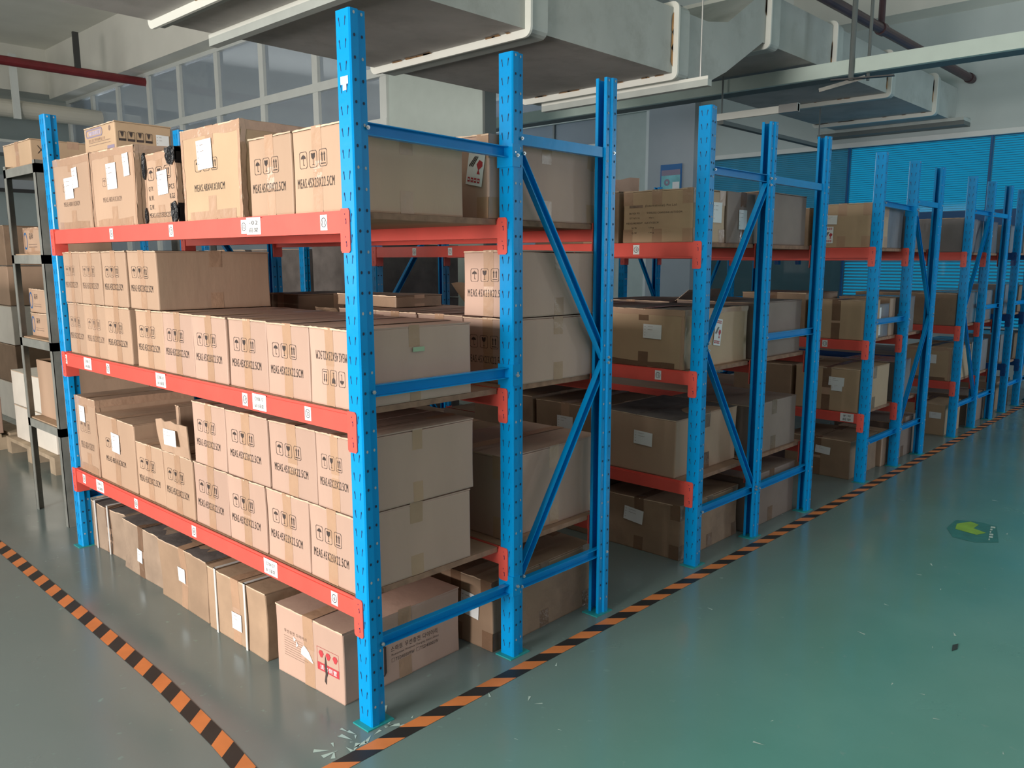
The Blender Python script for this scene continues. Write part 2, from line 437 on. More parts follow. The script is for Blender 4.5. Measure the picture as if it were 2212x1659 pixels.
g = MB(); g.box((.0, -1.55, .9), (.004, 1.6, 3.64), 'glass'); g.box((.0, -2.3, 3.86), (.004, 1.6, 4.2), 'glass'); g.build('pane', w3)

# ---------------------------------------------------------------- air duct
d = empty('air_duct', (0, 2.04, 2.6)); tag(d, 'large grey rectangular air duct hung under the ceiling above the racks', 'air duct')


def at(mb, name, parent, **k):
    return mb.build(name, parent, tuple(-c for c in parent.location), **k)


b = MB(); y0, y1 = 1.37, 2.71
prof = [(-1.2, 2.6, 3.01), (3.98, 2.6, 3.01), (4.25, 2.72, 3.06), (4.78, 3.02, 3.39), (XF, 3.02, 3.39)]
for i in range(len(prof) - 1):
    (xa, za, ta), (xb, zb, tb) = prof[i], prof[i + 1]
    b.add([(xa, y0, za), (xb, y0, zb), (xb, y0, tb), (xa, y0, ta)], [(0, 1, 2, 3)], 'duct')
    b.add([(xa, y1, za), (xb, y1, zb), (xb, y1, tb), (xa, y1, ta)], [(3, 2, 1, 0)], 'duct')
    b.add([(xa, y0, za), (xb, y0, zb), (xb, y1, zb), (xa, y1, za)], [(3, 2, 1, 0)], 'duct_under')
    b.add([(xa, y0, ta), (xb, y0, tb), (xb, y1, tb), (xa, y1, ta)], [(0, 1, 2, 3)], 'duct')
b.add([(-1.2, y0, 2.6), (-1.2, y1, 2.6), (-1.2, y1, 3.01), (-1.2, y0, 3.01)], [(0, 1, 2, 3)], 'duct')
at(b, 'duct_body', d)


def band(x, w, z0, z1, rim=True):
    q = MB(); e = .03; r = .05
    def loop(e):
        o = []
        for (cy, cz, a0) in ((y0 - e + r, z0 - e + r, 180), (y1 + e - r, z0 - e + r, 270), (y1 + e - r, z1 + e - r, 0), (y0 - e + r, z1 + e - r, 90)):
            for k in range(5): a = radians(a0 + k * 22.5); o.append((cy + r * cos(a), cz + r * sin(a)))
        return o
    q.prism(loop(e), lambda p, t: (x + t * w, p[0], p[1]), 'duct_band')
    o = q.build('duct_collar', d, tuple(-c for c in d.location))
    if rim:
        q = MB(); q.prism(loop(e + .012), lambda p, t: (x - .012 + t * .016, p[0], p[1]), 'duct_rim')
        for k in range(9):
            yy_ = y0 + .02 + random.random() * (y1 - y0) * .95; ww = random.uniform(.03, .16)
            q.add([(x - .03 - random.random() * .02, yy_, z0 - .004), (x - .011, yy_ + ww * .2, z0 - .004), (x - .011, yy_ + ww, z0 - .004), (x - .04, yy_ + ww * .7, z0 - .004)], [(3, 2, 1, 0)], 'rust')
        for k in range(3):
            z = z0 + .02 + random.random() * (z1 - z0) * .6
            q.add([(x - .012, y0 - .004, z), (x - .035, y0 - .004, z + .03), (x - .03, y0 - .004, z + .12), (x - .012, y0 - .004, z + .15)], [(0, 1, 2, 3)], 'rust')
        q.build('flange_rim', o)
    return o


for x, w, z0, z1, rim in ((.70, .05, 2.6, 3.01, True), (2.13, .14, 2.6, 3.01, True), (3.56, .14, 2.6, 3.01, True), (4.83, .16, 3.02, 3.39, True), (6.05, .14, 3.02, 3.39, True), (7.38, .13, 3.02, 3.39, True), (8.76, .12, 3.02, 3.39, True)):
    band(x, w, z0, z1, rim)
for x, z, ya, yb in ((1.04, 2.55, 1.2, 2.75), (3.66, 2.52, 1.15, 2.62)):
    q = MB(); q.box((x - .02, ya, z - .012), (x + .03, yb, z + .03), 'duct_band'); q.box((x - .02, ya, z + .03), (x - .015, yb, z + .05), 'duct_rim'); at(q, 'support_bar', d)
    q = MB(); q.tube((x, 1.22, z), (x, 1.22, ZC), .006, 'zinc', 8); q.tube((x, yb - .08 if x > 3 else 2.73, z), (x, yb - .08 if x > 3 else 2.73, 2.61), .006, 'zinc', 8); at(q, 'hanger_rod', d)
q = MB(); q.box((9.35, 1.2, 2.94), (9.6, 2.95, 2.985), 'hanger'); q.box((9.33, 1.2, 2.985), (9.6, 2.9, 3.02), 'duct_band'); at(q, 'wall_ledge', d)

# greenish cable trunking crossing the room
t = empty('trunking', (5.67, 0, 2.88)); tag(t, 'long pale green metal trunking crossing the room below the duct', 'trunking')
q = MB(); q.box((5.67, YR, 2.885), (5.72, 9.0, 3.0), 'tray_green'); q.box((5.72, YR, 2.885), (5.9, 9.0, 2.9), 'hanger'); at(q, 'tray', t)
for y in (1.03, .93):
    q = MB(); q.tube((5.655 + (1.03 - y), y, 2.83), (5.655 + (1.03 - y), y, ZC), .022 if y > 1 else .014, 'hanger', 10); at(q, 'hanger_rod', t)
q = MB(); q.beam((5.62, 1.28, 2.78), (5.70, .93, 2.85), .03, .006, (0, 0, 1), 'steel_grey'); q.beam((5.70, .70, 2.83), (5.62, 1.18, 2.845), .05, .01, (1, 0, 0), 'dark_metal'); at(q, 'clamp', t)
# angle frame below the duct
t = empty('support_frame', (5.6, 2.2, 2.65)); tag(t, 'thin grey angle frame with bright tip hanging beneath the duct', 'metal frame')
q = MB(); q.box((5.6, 1.45, 2.635), (5.63, 2.34, 2.695), 'duct_rim'); q.box((5.59, 1.45, 2.632), (5.64, 1.62, 2.70), 'zinc'); at(q, 'cross_bar', t)
q = MB(); q.box((5.6, 2.16, 2.60), (7.8, 2.22, 2.635), 'hanger'); at(q, 'long_bar', t)
for x in (5.62, 7.7):
    q = MB(); q.tube((x, 2.19, 2.62), (x, 2.19, 3.02), .008, 'hanger', 8); at(q, 'hanger_rod', t)
# pipes
t = empty('sprinkler_pipe', (7, 1.22, 3.44)); tag(t, 'dark maroon pipe running along the duct to the far wall', 'pipe')
q = MB(); q.tube((3.0, 1.22, 3.47), (XF, 1.22, 3.47), .045, 'pipe_maroon')
for x in (6.7, 9.45): q.tube((x, 1.22, 3.47), (x + .08, 1.22, 3.47), .056, 'pipe_maroon')
at(q, 'pipe_run', t)
q = MB(); q.tube((6.72, 1.22, 3.47), (6.72, 1.22, ZC), .03, 'pipe_maroon'); at(q, 'riser', t)
t = empty('sprinkler_pipe', (0, 10.5, 3.83)); tag(t, 'bright red pipe crossing the upper left corner into the partition', 'pipe')
q = MB(); q.tube((XB, 10.5, 3.86), (4.0, 10.5, 3.86), .058, 'pipe_red'); at(q, 'pipe_run', t)
q = MB(); q.box((3.05, 10.46, 3.86), (3.12, 10.5, 4.36), 'dark_metal'); at(q, 'bracket', t)
t = empty('insulated_pipe', (0, 12.2, 3.5)); tag(t, 'thick white insulated pipe below the red pipe at upper left', 'pipe')
q = MB(); q.tube((XB, 12.3, 3.56), (4.6, 12.3, 3.56), .125, 'pipe_white', 18); at(q, 'pipe_run', t, smooth=False)
for x in (2.3, 2.75):
    q = MB(); q.box((x, 12.12, 3.4), (x + .09, 12.17, 4.3), 'white_frame'); at(q, 'hanger_strap', t)
q = MB(); q.box((XB, 13.0, 3.0), (4.3, 13.5, 3.16), 'wall_cool'); q.box((XB, 12.98, 3.16), (4.3, 13.02, 3.20), 'white_frame')
tag(q.build('cable_tray'), 'flat grey tray under the white insulated pipe', 'cable tray')
q = MB(); q.box((XB, 14.3, 2.55), (4.3, 15.0, 2.78), 'wall_cool'); q.box((XB, 14.28, 2.5), (4.3, 14.32, 2.56), 'dark_metal')
tag(q.build('cable_tray'), 'lower grey tray with dark edge, farthest back at left', 'cable tray')
# posters
t = empty('poster', (9.44, 5.2, 2.4)); tag(t, 'blue framed notice on the grey column behind the second rack', 'poster')
fr = (Vector((9.44, 5.42, 2.1)), -Y, Z, -X)
q = MB(); q.box((9.435, 5.05, 2.12), (9.45, 5.42, 2.80), 'poster_blue'); at(q, 'poster_frame', t)
q = MB(); fr = (Vector((9.434, 5.40, 2.14)), -Y, Z, -X); q.rect(fr, 0, 0, .33, .58, 'poster_cyan', .001); q.rect(fr, .0, .5, .33, .58, 'ink_violet', .002)
q.rect(fr, .2, .05, .32, .4, 'paper', .002); q.ring(fr, .1, .4, .05, .02, 'ink_violet', .003); q.rect(fr, .03, .1, .17, .12, 'poster_blue', .003); q.rect(fr, .03, .2, .17, .22, 'poster_blue', .003)
at(q, 'poster_sheet', t)
q = MB(); fr = (Vector((PXW - .004, 9.36, 2.72)), -Y, Z, -X); q.box((PXW - .004, 9.0, 2.22), (PXW, 9.36, 2.69), 'paper'); q.rect(fr, .04, -.3, .3, -.06, 'poster_blue', .002); q.rect(fr, .12, -.42, .3, -.2, 'paper', .003)
tag(q.build('poster'), 'small blue and white notice on the left partition glass', 'poster')

# ---------------------------------------------------------------- floor marks


def tape_line(name, pts, w, label, pitch=.157):
    """pts: centre line; slanted stripes"""
    q = MB(); d = []; L = 0
    for i in range(len(pts)): d.append(L); L += (Vector(pts[i + 1]) - Vector(pts[i])).length if i < len(pts) - 1 else 0

    def P(s, o):
        s = max(0, min(L, s))
        for i in range(len(pts) - 1):
            if s <= d[i + 1] + 1e-9: break
        a, c = Vector(pts[i]), Vector(pts[i + 1]); t = (c - a).normalized(); n = Vector((-t.y, t.x))
        p = a + t * (s - d[i]) + n * o; return (p.x, p.y, .0012)
    s = 0; k = 0
    while s < L:
        e = s + pitch / 2; sk = w * .5
        q.add([P(s - sk, w / 2), P(s + sk, -w / 2), P(e + sk, -w / 2), P(e - sk, w / 2)], [(0, 1, 2, 3)], 'orange' if k % 2 else 'black')
        s = e; k += 1
    return tag(q.build(name), label, 'floor tape')


tape_line('hazard_tape', [(-.46, -.085), (.3, -.075), (1.32, -.063), (3.5, -.05), (8.8, -.02)], .056, 'orange and black hazard tape running along the aisle past all racks')
tape_line('hazard_tape', [(-.365, -.02), (-.335, .25), (-.302, .75), (-.285, 1.5), (-.27, 2.4), (-.265, 3.4)], .055, 'orange and black hazard tape along the left front of the nearest rack')
fr = (Vector((3.02, -.93, 0)), Vector((.98, .2, 0)).normalized(), Vector((-.2, .98, 0)).normalized(), Z)
q = MB(); q.mark(fr, [(.08, .0), (.36, .02), (.40, .1), (.37, .21), (.2, .24), (.05, .2), (.02, .1)], 'sticker_teal', .001)
t = empty('floor_sticker', (3.2, -.8, 0)); tag(t, 'worn dark floor sticker with a yellow-green arrow in the aisle', 'floor sticker')
at(q, 'sticker_base', t)
q = MB(); q.mark(fr, [(.15, .10), (.21, .06), (.26, .12), (.34, .10), (.38, .14), (.30, .20), (.20, .20)], 'arrow_green', .002); at(q, 'arrow', t)
q = MB()
for k in range(6): q.rect(fr, .09 + k * .045, .02 + random.random() * .02, .12 + k * .045, .045, 'scuff', .002)
at(q, 'worn_lettering', t)
q = MB(); q.prism([(0, 0), (.05, .012), (.075, .0), (.03, -.01)], lambda p, t: (1.70 + p[0], -1.10 + p[1], .001 + .002 * t), 'debris'); tag(q.build('paper_scrap'), 'small dark scrap lying on the green aisle floor', 'scrap')
q = MB()
for k in range(26):
    a = random.random() * 6.28; cx = -.03 + random.gauss(0, .09); cy = -.01 + random.gauss(0, .03); L = random.uniform(.01, .05)
    q.add([(cx, cy, .0008), (cx + L * cos(a), cy + L * sin(a), .0008), (cx + L * cos(a + .35), cy + L * sin(a + .35), .0008)], [(0, 1, 2)], 'scuff')
for k in range(30):
    cx = random.uniform(.1, 4); cy = random.uniform(-1.6, .0); a = random.random() * 6.28; L = random.uniform(.01, .035)
    q.add([(cx, cy, .0008), (cx + L * cos(a), cy + L * sin(a), .0008), (cx + L * cos(a + .25), cy + L * sin(a + .25), .0008)], [(0, 1, 2)], 'scuff')
tag(q.build('floor_scratches'), 'pale scratches scattered in the green floor paint', 'scratches', kind='stuff')

# ---------------------------------------------------------------- pallet racks
PW, HT = .063, 2.0


def post_mesh():
    q = MB()
    path = [(.054, .019), (.054, .007), (.031, .007), (.027, 0), (.004, 0), (0, .004), (0, PW - .004), (.004, PW), (.027, PW), (.031, PW - .007), (.054, PW - .007), (.054, PW - .019)]
    n = len(path)
    q.add([(p[0], p[1], .003) for p in path] + [(p[0], p[1], HT) for p in path], [(i + 1, i, n + i, n + i + 1) for i in range(n - 1)], 'blue')
    inn = [(p[0] + (.002 if p[0] < .03 else -.0015), (p[1] - PW / 2) * .93 + PW / 2) for p in path]
    q.add([(p[0], p[1], .003) for p in inn] + [(p[0], p[1], HT) for p in inn], [(i, i + 1, n + i + 1, n + i) for i in range(n - 1)], 'blue')
    q.add([(p[0], p[1], HT) for p in path] + [(p[0], p[1], HT) for p in inn], [(i, i + 1, n + i + 1, n + i) for i in range(n - 1)], 'hole_light')
    fr = (Vector((0, PW, 0)), -Y, Z, -X)
    k = 0; z = .045
    while z < HT - .02:
        for c, s in ((.019, -1), (.044, 1)):
            q.mark(fr, [(c + s * .0016 - .0012, z + .010), (c - s * .0016 - .0010, z - .011), (c - s * .0016 + .0010, z - .011), (c + s * .0016 + .0012, z + .010)], 'slot', .0006)
            q.mark(fr, [(c + s * .0018 - .0022, z + .009), (c + s * .0014 - .0018, z + .004), (c + s * .0014 + .0016, z + .004), (c + s * .0018 + .0022, z + .009), (c + s * .0018, z + .0125)], 'slot', .0007)
        for x, y, m in ((.014, -.0005, 'hole'), (.043, .0065, 'hole_light' if (k * 7) % 3 == 0 else 'hole')):
            for sy, yy_ in ((1, y), (-1, PW - y)):
                f2 = (Vector((0, yy_, 0)), X * sy, Z, Vector((0, -sy, 0)))
                q.mark(f2, [(x * sy + .0035 * cos(a * pi / 4) * sy, z + .02 + .0045 * sin(a * pi / 4)) for a in range(8)], m if not (m == 'hole' and (k * 5) % 7 == 0) else 'hole_light', .0004)
        z += .055; k += 1
    return q


pm = post_mesh()
POST = None


def make_post(parent, x, y, face, dark=False):
    """face -1: slotted face towards -x; +1: towards +x. x, y = nearest corner of the post"""
    global POST
    if POST is None: o = pm.build('upright_post', parent); POST = o.data
    else: o = bpy.data.objects.new('upright_post', POST); COL.objects.link(o); o.parent = parent
    o.location = (x, y, 0)
    if face > 0: o.rotation_euler.z = pi; o.location = (x + .054, y + PW, 0)
    q = MB(); q.box((-.018, -.006, 0), (.078, PW + .006, .004), 'plate_green' if not dark else 'blue'); bp_ = q.build('base_plate', o)
    return o


def bolt(parent, x, y, z):
    q = MB(); q.prism([(.006 * cos(k * pi / 3), .006 * sin(k * pi / 3)) for k in range(6)], lambda p, t: (x + p[0], y - .006 * t, z + p[1]), 'zinc')
    q.tube((x, y, z), (x, y - .010, z), .003, 'zinc', 8)
    return q.build('bolt', parent)


def sticker(fr, cx, num):
    q = MB(); q.rect(fr, cx - .017, .008, cx + .017, .05, 'paper', .0008); q.ring(fr, cx, .029, .0135, .0115, 'ink', .0014, 24, .95)
    q.text(fr, num, cx, .029, .013 if len(num) > 1 else .008, .013, 'ink', .0014)
    return q


def tag_label(fr, cx, l1, l2, w=.085):
    q = MB(); q.rect(fr, cx - w / 2, .004, cx + w / 2, .056, 'paper', .0008)
    q.text(fr, l1, cx, .040, w * .62, .012, 'ink', .0014); q.text(fr, l2, cx, .018, w * .62, .014, 'ink', .0014)
    return q


def beam_part(parent, x, L, face, ya, yb, m='red', marks=()):
    """load beam with its two end connectors; face -1 looks to -x"""
    s = 1 if face < 0 else -1
    q = MB()
    def bx(a, c, z0, z1, y0, y1, mm=m): q.box((min(x + s * a, x + s * c), y0, z0), (max(x + s * a, x + s * c), y1, z1), mm)
    y0, y1 = ya + PW, yb
    bx(.0, .034, L - .062, L - .008, y0, y1); bx(.004, .009, L - .008, L - .001, y0, y1)
    bm_ = q.build('beam', parent)
    for e, yc, yo in ((0, y0, ya), (1, y1, yb + PW)):
        q = MB(); k = -1 if e == 0 else 1
        ys = sorted((yc + k * .040, yc - k * .003))
        pts = [(ys[0], L - .108), (ys[0] + .006, L - .114), (ys[1] - .006, L - .114), (ys[1], L - .108), (ys[1], L - .004), (ys[1] - .006, L + .003), (ys[0] + .006, L + .003), (ys[0], L - .004)]
        q.prism(pts, lambda p, t: (x - s * (.0035 - .0028 * t), p[0], p[1]), m)
        yq = sorted((yc, yc - k * .004))
        q.box((min(x, x + s * .052), yq[0], L - .114), (max(x, x + s * .052), yq[1], L + .003), m)
        fr = (Vector((x - s * .0035, 0, 0)), -Y * s, Z, -X * s)
        for zz in (L - .025, L - .085):
            c = -s * (yc + k * .022)
            q.mark(fr, [(c - .002, zz), (c + .003, zz + .002), (c + .004, zz - .012), (c + .001, zz - .014), (c + .002, zz - .004)], 'slot', .0006)
            q.mark(fr, [(c - .004, zz + .014), (c - .0015, zz + .015), (c - .001, zz + .012), (c - .003, zz + .011)], 'slot', .0006)
        q.build('end_connector', bm_)
    fr = (Vector((x, 0, L - .060)), -Y, Z, -X)
    for mk in marks:
        if len(mk) == 2: o = sticker(fr, -mk[0], mk[1]).build('number_sticker', bm_); o['label'] = 'white sticker with circled number ' + mk[1]
        else: tag_label(fr, -mk[0], mk[1], mk[2]).build('shelf_label', bm_)
    return bm_


def rack(x0, label, levels, swap, marks={}, m='red', yb=2.297, xs=(0, .60, 1.085), frames=True, boards=True, left=True, face2=-1):
    r = empty('storage_rack', (x0, 0, 0)); tag(r, label, 'rack', 'racks in a row along the aisle')
    posts = []
    for y in (0, yb) if left else (0,):
        for i, x in enumerate(xs):
            posts.append(make_post(r, x, y, (-1, face2, 1)[i]))
    for j, y in enumerate((0, yb) if left else (0,)):
        yc = y + .026
        zt, zm, zb = 1.745, 1.0, .25
        seg = [((xs[0] + .05, zt - .035 if not swap else zt), (xs[1] + .01, zt - .045 if not swap else zt)), ((xs[0] + .05, zb), (xs[1] + .01, zb)), ((xs[1] + .045, zt), (xs[2] + .04, zt)), ((xs[1] + .045, zb), (xs[2] + .04, zb))]
        A, B_, C_ = xs[0] + .045, xs[1] + .02, xs[2] + .03
        if not swap:
            seg += [((A, zm), (B_, zm)), ((xs[1] + .055, zt - .045), (C_, zm + .01)), ((C_, zm - .01), (xs[1] + .055, zb + .035))]
        else:
            seg += [((B_ - .01, zt - .03), (A + .01, zm + .01)), ((A + .01, zm - .02), (B_ - .01, zb + .015)), ((xs[1] + .045, zm), (C_ + .01, zm))]
        for k, (p, q_) in enumerate(seg):
            q = MB(); dg = abs(p[1] - q_[1]) > .1
            q.channel((p[0], yc, p[1]), (q_[0], yc, q_[1]), .034 if not dg else .030, .022, (0, -1 if not (k == 2 and True) else 1, 0), 'blue')
            bo = q.build('brace', r)
            if j == 0:
                for (bx_, bz) in (p, q_): bolt(bo, bx_ + (-.0 if bx_ < .3 else 0), .0055, bz)
    if not swap:
        for z in (1.69, .992, .262):
            q = MB(); q.box((xs[1] - .003, -.003, z - .035), (xs[1] + .032, PW + .003, z + .035), 'blue'); q.build('clamp_sleeve', r); bolt(r, xs[1] + .016, -.003, z)
    for i, L in enumerate(levels):
        beam_part(r, xs[0], L, -1, 0, yb, m, marks.get(i, ()))
        beam_part(r, xs[1] + (0 if face2 < 0 else .054), L, face2, 0, yb, m)
        beam_part(r, xs[2] + .054, L, 1, 0, yb, m)
        if boards:
            q = MB(); n = 40
            # long chipboard, its aisle edge a little ragged
            def edge(i): return .072 + (random.uniform(.002, .010) if i in (2, 3, 4, 6) and xa < .1 else random.uniform(0, .0008))
            for xa, xb in ((.012, xs[1] - .004), (xs[1] + .012, xs[2] + .045)):
                e = [edge(k) for k in range(n + 1)]
                for k in range(n):
                    u0_, u1_ = xa + (xb - xa) * k / n, xa + (xb - xa) * (k + 1) / n
                    q.add([(u0_, e[k], L - .019), (u1_, e[k + 1], L - .019), (u1_, e[k + 1], L - .001), (u0_, e[k], L - .001)], [(0, 1, 2, 3)], 'board_edge')
                    q.add([(u0_, e[k], L - .001), (u1_, e[k + 1], L - .001), (u1_, yb - .01, L - .001), (u0_, yb - .01, L - .001)], [(0, 1, 2, 3)], 'board')
                    q.add([(u0_, e[k], L - .019), (u1_, e[k + 1], L - .019), (u1_, yb - .01, L - .019), (u0_, yb - .01, L - .019)], [(3, 2, 1, 0)], 'board')
            q.build('shelf_board', r, merge=False)
    return r


R1L = (.390, .943, 1.497)
mk = {2: ((1.643, '14'), (1.104, '13'), (.590, '12'), (.530, '-02', '前架'), (.148, '11')),
      1: ((2.293, '16'), (2.022, 'CF08-12', '6010前架'), (1.794, '17'), (1.281, 'CF08-10', '6010前架'), (.643, '19'), (.552, 'CF08-17', '6010前架'), (.27, '20')),
      0: ((2.193, '9'), (2.002, 'CF04-12', 'R15前架'), (1.61, '10'), (1.085, '8'), (.535, 'CF04-27', 'R15前架'), (.168, '6'))}
rack(0, 'blue and red rack nearest the camera, with braces at three heights beside its front bay', R1L, False, mk)
q = MB(); q.box((-.0012, .012, 1.815), (-.0006, .045, 1.835), 'paper'); q.box((-.0012, .02, 1.800), (-.0006, .036, 1.815), 'paper')
p1 = [o for o in COL.objects if o.name == 'upright_post'][0]; q.build('tape_scrap', p1)
R2L = (.388, .887, 1.446)
rack(1.78, 'second blue and red rack along the aisle, its front diagonals meeting at mid height', R2L, True, {2: ((1.93, '6'), (1.62, '7'), (.362, '10')), 1: ((.226, '15'),)}, face2=1, xs=(0, .545, 1.15))
R3L = (.432, .887, 1.450)
rack(3.748, 'third blue and red rack along the aisle, handwritten label on its lowest beam', R3L, False, {1: ((.30, '15'),), 0: ((.13, '手写', '前架'),)}, xs=(0, .575, 1.06))
R4L = (.440, .875, 1.440)
rack(5.60, 'fourth blue and red rack along the aisle, in front of the blue blinds', R4L, True, {}, xs=(0, .53, 1.04))
rack(7.10, 'farthest rack, with dark blue beams, at the right edge', (.45, .90, 1.45), False, {}, m='blue_dark', xs=(0, .5, 1.0), left=False)

# ---------------------------------------------------------------- cartons
NUM = [0]


def handling(q, fr, x0, z0, s, hh, m='ink', flip=False, n=3):
    """umbrella, glass, arrows in outlined squares"""
    def T(px, pz):
        return (x0 - px, z0 - pz) if flip else (x0 + px, z0 + pz)
    def mk_(pts, off=.0008): q.mark(fr, [T(*p) for p in pts], m, off)
    g = s * 1.32
    for k in range(n):
        o = k * g; a = T(o, 0); c = T(o + s, hh)
        q.frame(fr, min(a[0], c[0]), min(a[1], c[1]), max(a[0], c[0]), max(a[1], c[1]), s * .035, m)
        cx = o + s / 2
        if k == 0:
            mk_([(cx - s * .3, hh * .58)] + [(cx + s * .3 * cos(pi - i * pi / 8), hh * .58 + hh * .22 * sin(pi - i * pi / 8)) for i in range(1, 8)] + [(cx + s * .3, hh * .58)])
            mk_([(cx - s * .02, hh * .2), (cx + s * .02, hh * .2), (cx + s * .02, hh * .85), (cx - s * .02, hh * .85)])
            mk_([(cx, hh * .2), (cx + s * .12, hh * .17), (cx + s * .12, hh * .25), (cx + s * .04, hh * .23)])
        elif k == 1:
            mk_([(cx - s * .26, hh * .85), (cx - s * .22, hh * .6), (cx - s * .05, hh * .48), (cx + s * .05, hh * .48), (cx + s * .22, hh * .6), (cx + s * .26, hh * .85), (cx + s * .05, hh * .85), (cx - s * .04, hh * .68), (cx + s * .02, hh * .66), (cx - s * .05, hh * .85)])
            mk_([(cx - s * .02, hh * .2), (cx + s * .02, hh * .2), (cx + s * .02, hh * .5), (cx - s * .02, hh * .5)])
            mk_([(cx - s * .16, hh * .15), (cx + s * .16, hh * .15), (cx + s * .03, hh * .21), (cx - s * .03, hh * .21)])
        else:
            for e in (-.16, .16):
                mk_([(cx + s * (e - .045), hh * .3), (cx + s * (e + .045), hh * .3), (cx + s * (e + .045), hh * .68), (cx + s * (e - .045), hh * .68)])
                mk_([(cx + s * (e - .11), hh * .66), (cx + s * (e + .11), hh * .66), (cx + s * e, hh * .85)])
            mk_([(cx - s * .3, hh * .14), (cx + s * .3, hh * .14), (cx + s * .3, hh * .2), (cx - s * .3, hh * .2)])


def shipping_label(fr, cx, cz, w, h, rot=0., lines=4):
    q = MB(); c, s = cos(rot), sin(rot)
    def R(px, pz): return (cx + px * c - pz * s, cz + px * s + pz * c)
    def quad(x0, z0, x1, z1, m, off): q.mark(fr, [R(x0, z0), R(x1, z0), R(x1, z1), R(x0, z1)], m, off)
    quad(-w / 2, -h / 2, w / 2, h / 2, 'paper', .0034)
    for k in range(lines):
        z = h / 2 - h * (k + .8) / (lines + .8)
        quad(-w * .44, z - h * .010, -w * .37, z + h * .010, 'ink_faint', .0042)
        if k < 2: quad(-w * .25, z - h * .009, w * random.uniform(-.1, .15), z + h * .009, 'ink_faint', .0042)
    return q


def fragile_label(fr, cx, cz, w, h, rot):
    q = MB(); c, s = cos(rot), sin(rot)
    def R(px, pz): return (cx + px * c - pz * s, cz + px * s + pz * c)
    q.mark(fr, [R(-w / 2, -h / 2), R(w / 2, -h / 2), R(w / 2, h / 2), R(-w / 2, h / 2)], 'paper', .0034)
    for z in (-.38, .38):
        for k in range(4):
            a = -w * .4 + k * w * .2; q.mark(fr, [R(a, h * z - h * .05), R(a + w * .15, h * z - h * .05), R(a + w * .15, h * z + h * .06), R(a, h * z + h * .06)], 'ink_red', .0042)
            q.mark(fr, [R(a + w * .03, h * z - h * .01), R(a + w * .12, h * z - h * .01), R(a + w * .12, h * z + h * .02), R(a + w * .03, h * z + h * .02)], 'paper', .0046)
    q.mark(fr, [R(w * .12, -h * .22), R(w * .32, -h * .22), R(w * .22, -h * .12), R(w * .42, -h * .02), R(w * .40, h * .08), R(w * .2, h * .12), R(w * .05, h * .0), R(w * .18, -h * .12)], 'ink_red', .0042)
    for k in range(3): q.mark(fr, [R(-w * .4 + k * w * .1, -h * .05), R(-w * .37 + k * w * .1, -h * .08), R(-w * .05 + k * w * .08, h * .18), R(-w * .08 + k * w * .08, h * .2)], 'ink', .0042)
    return q


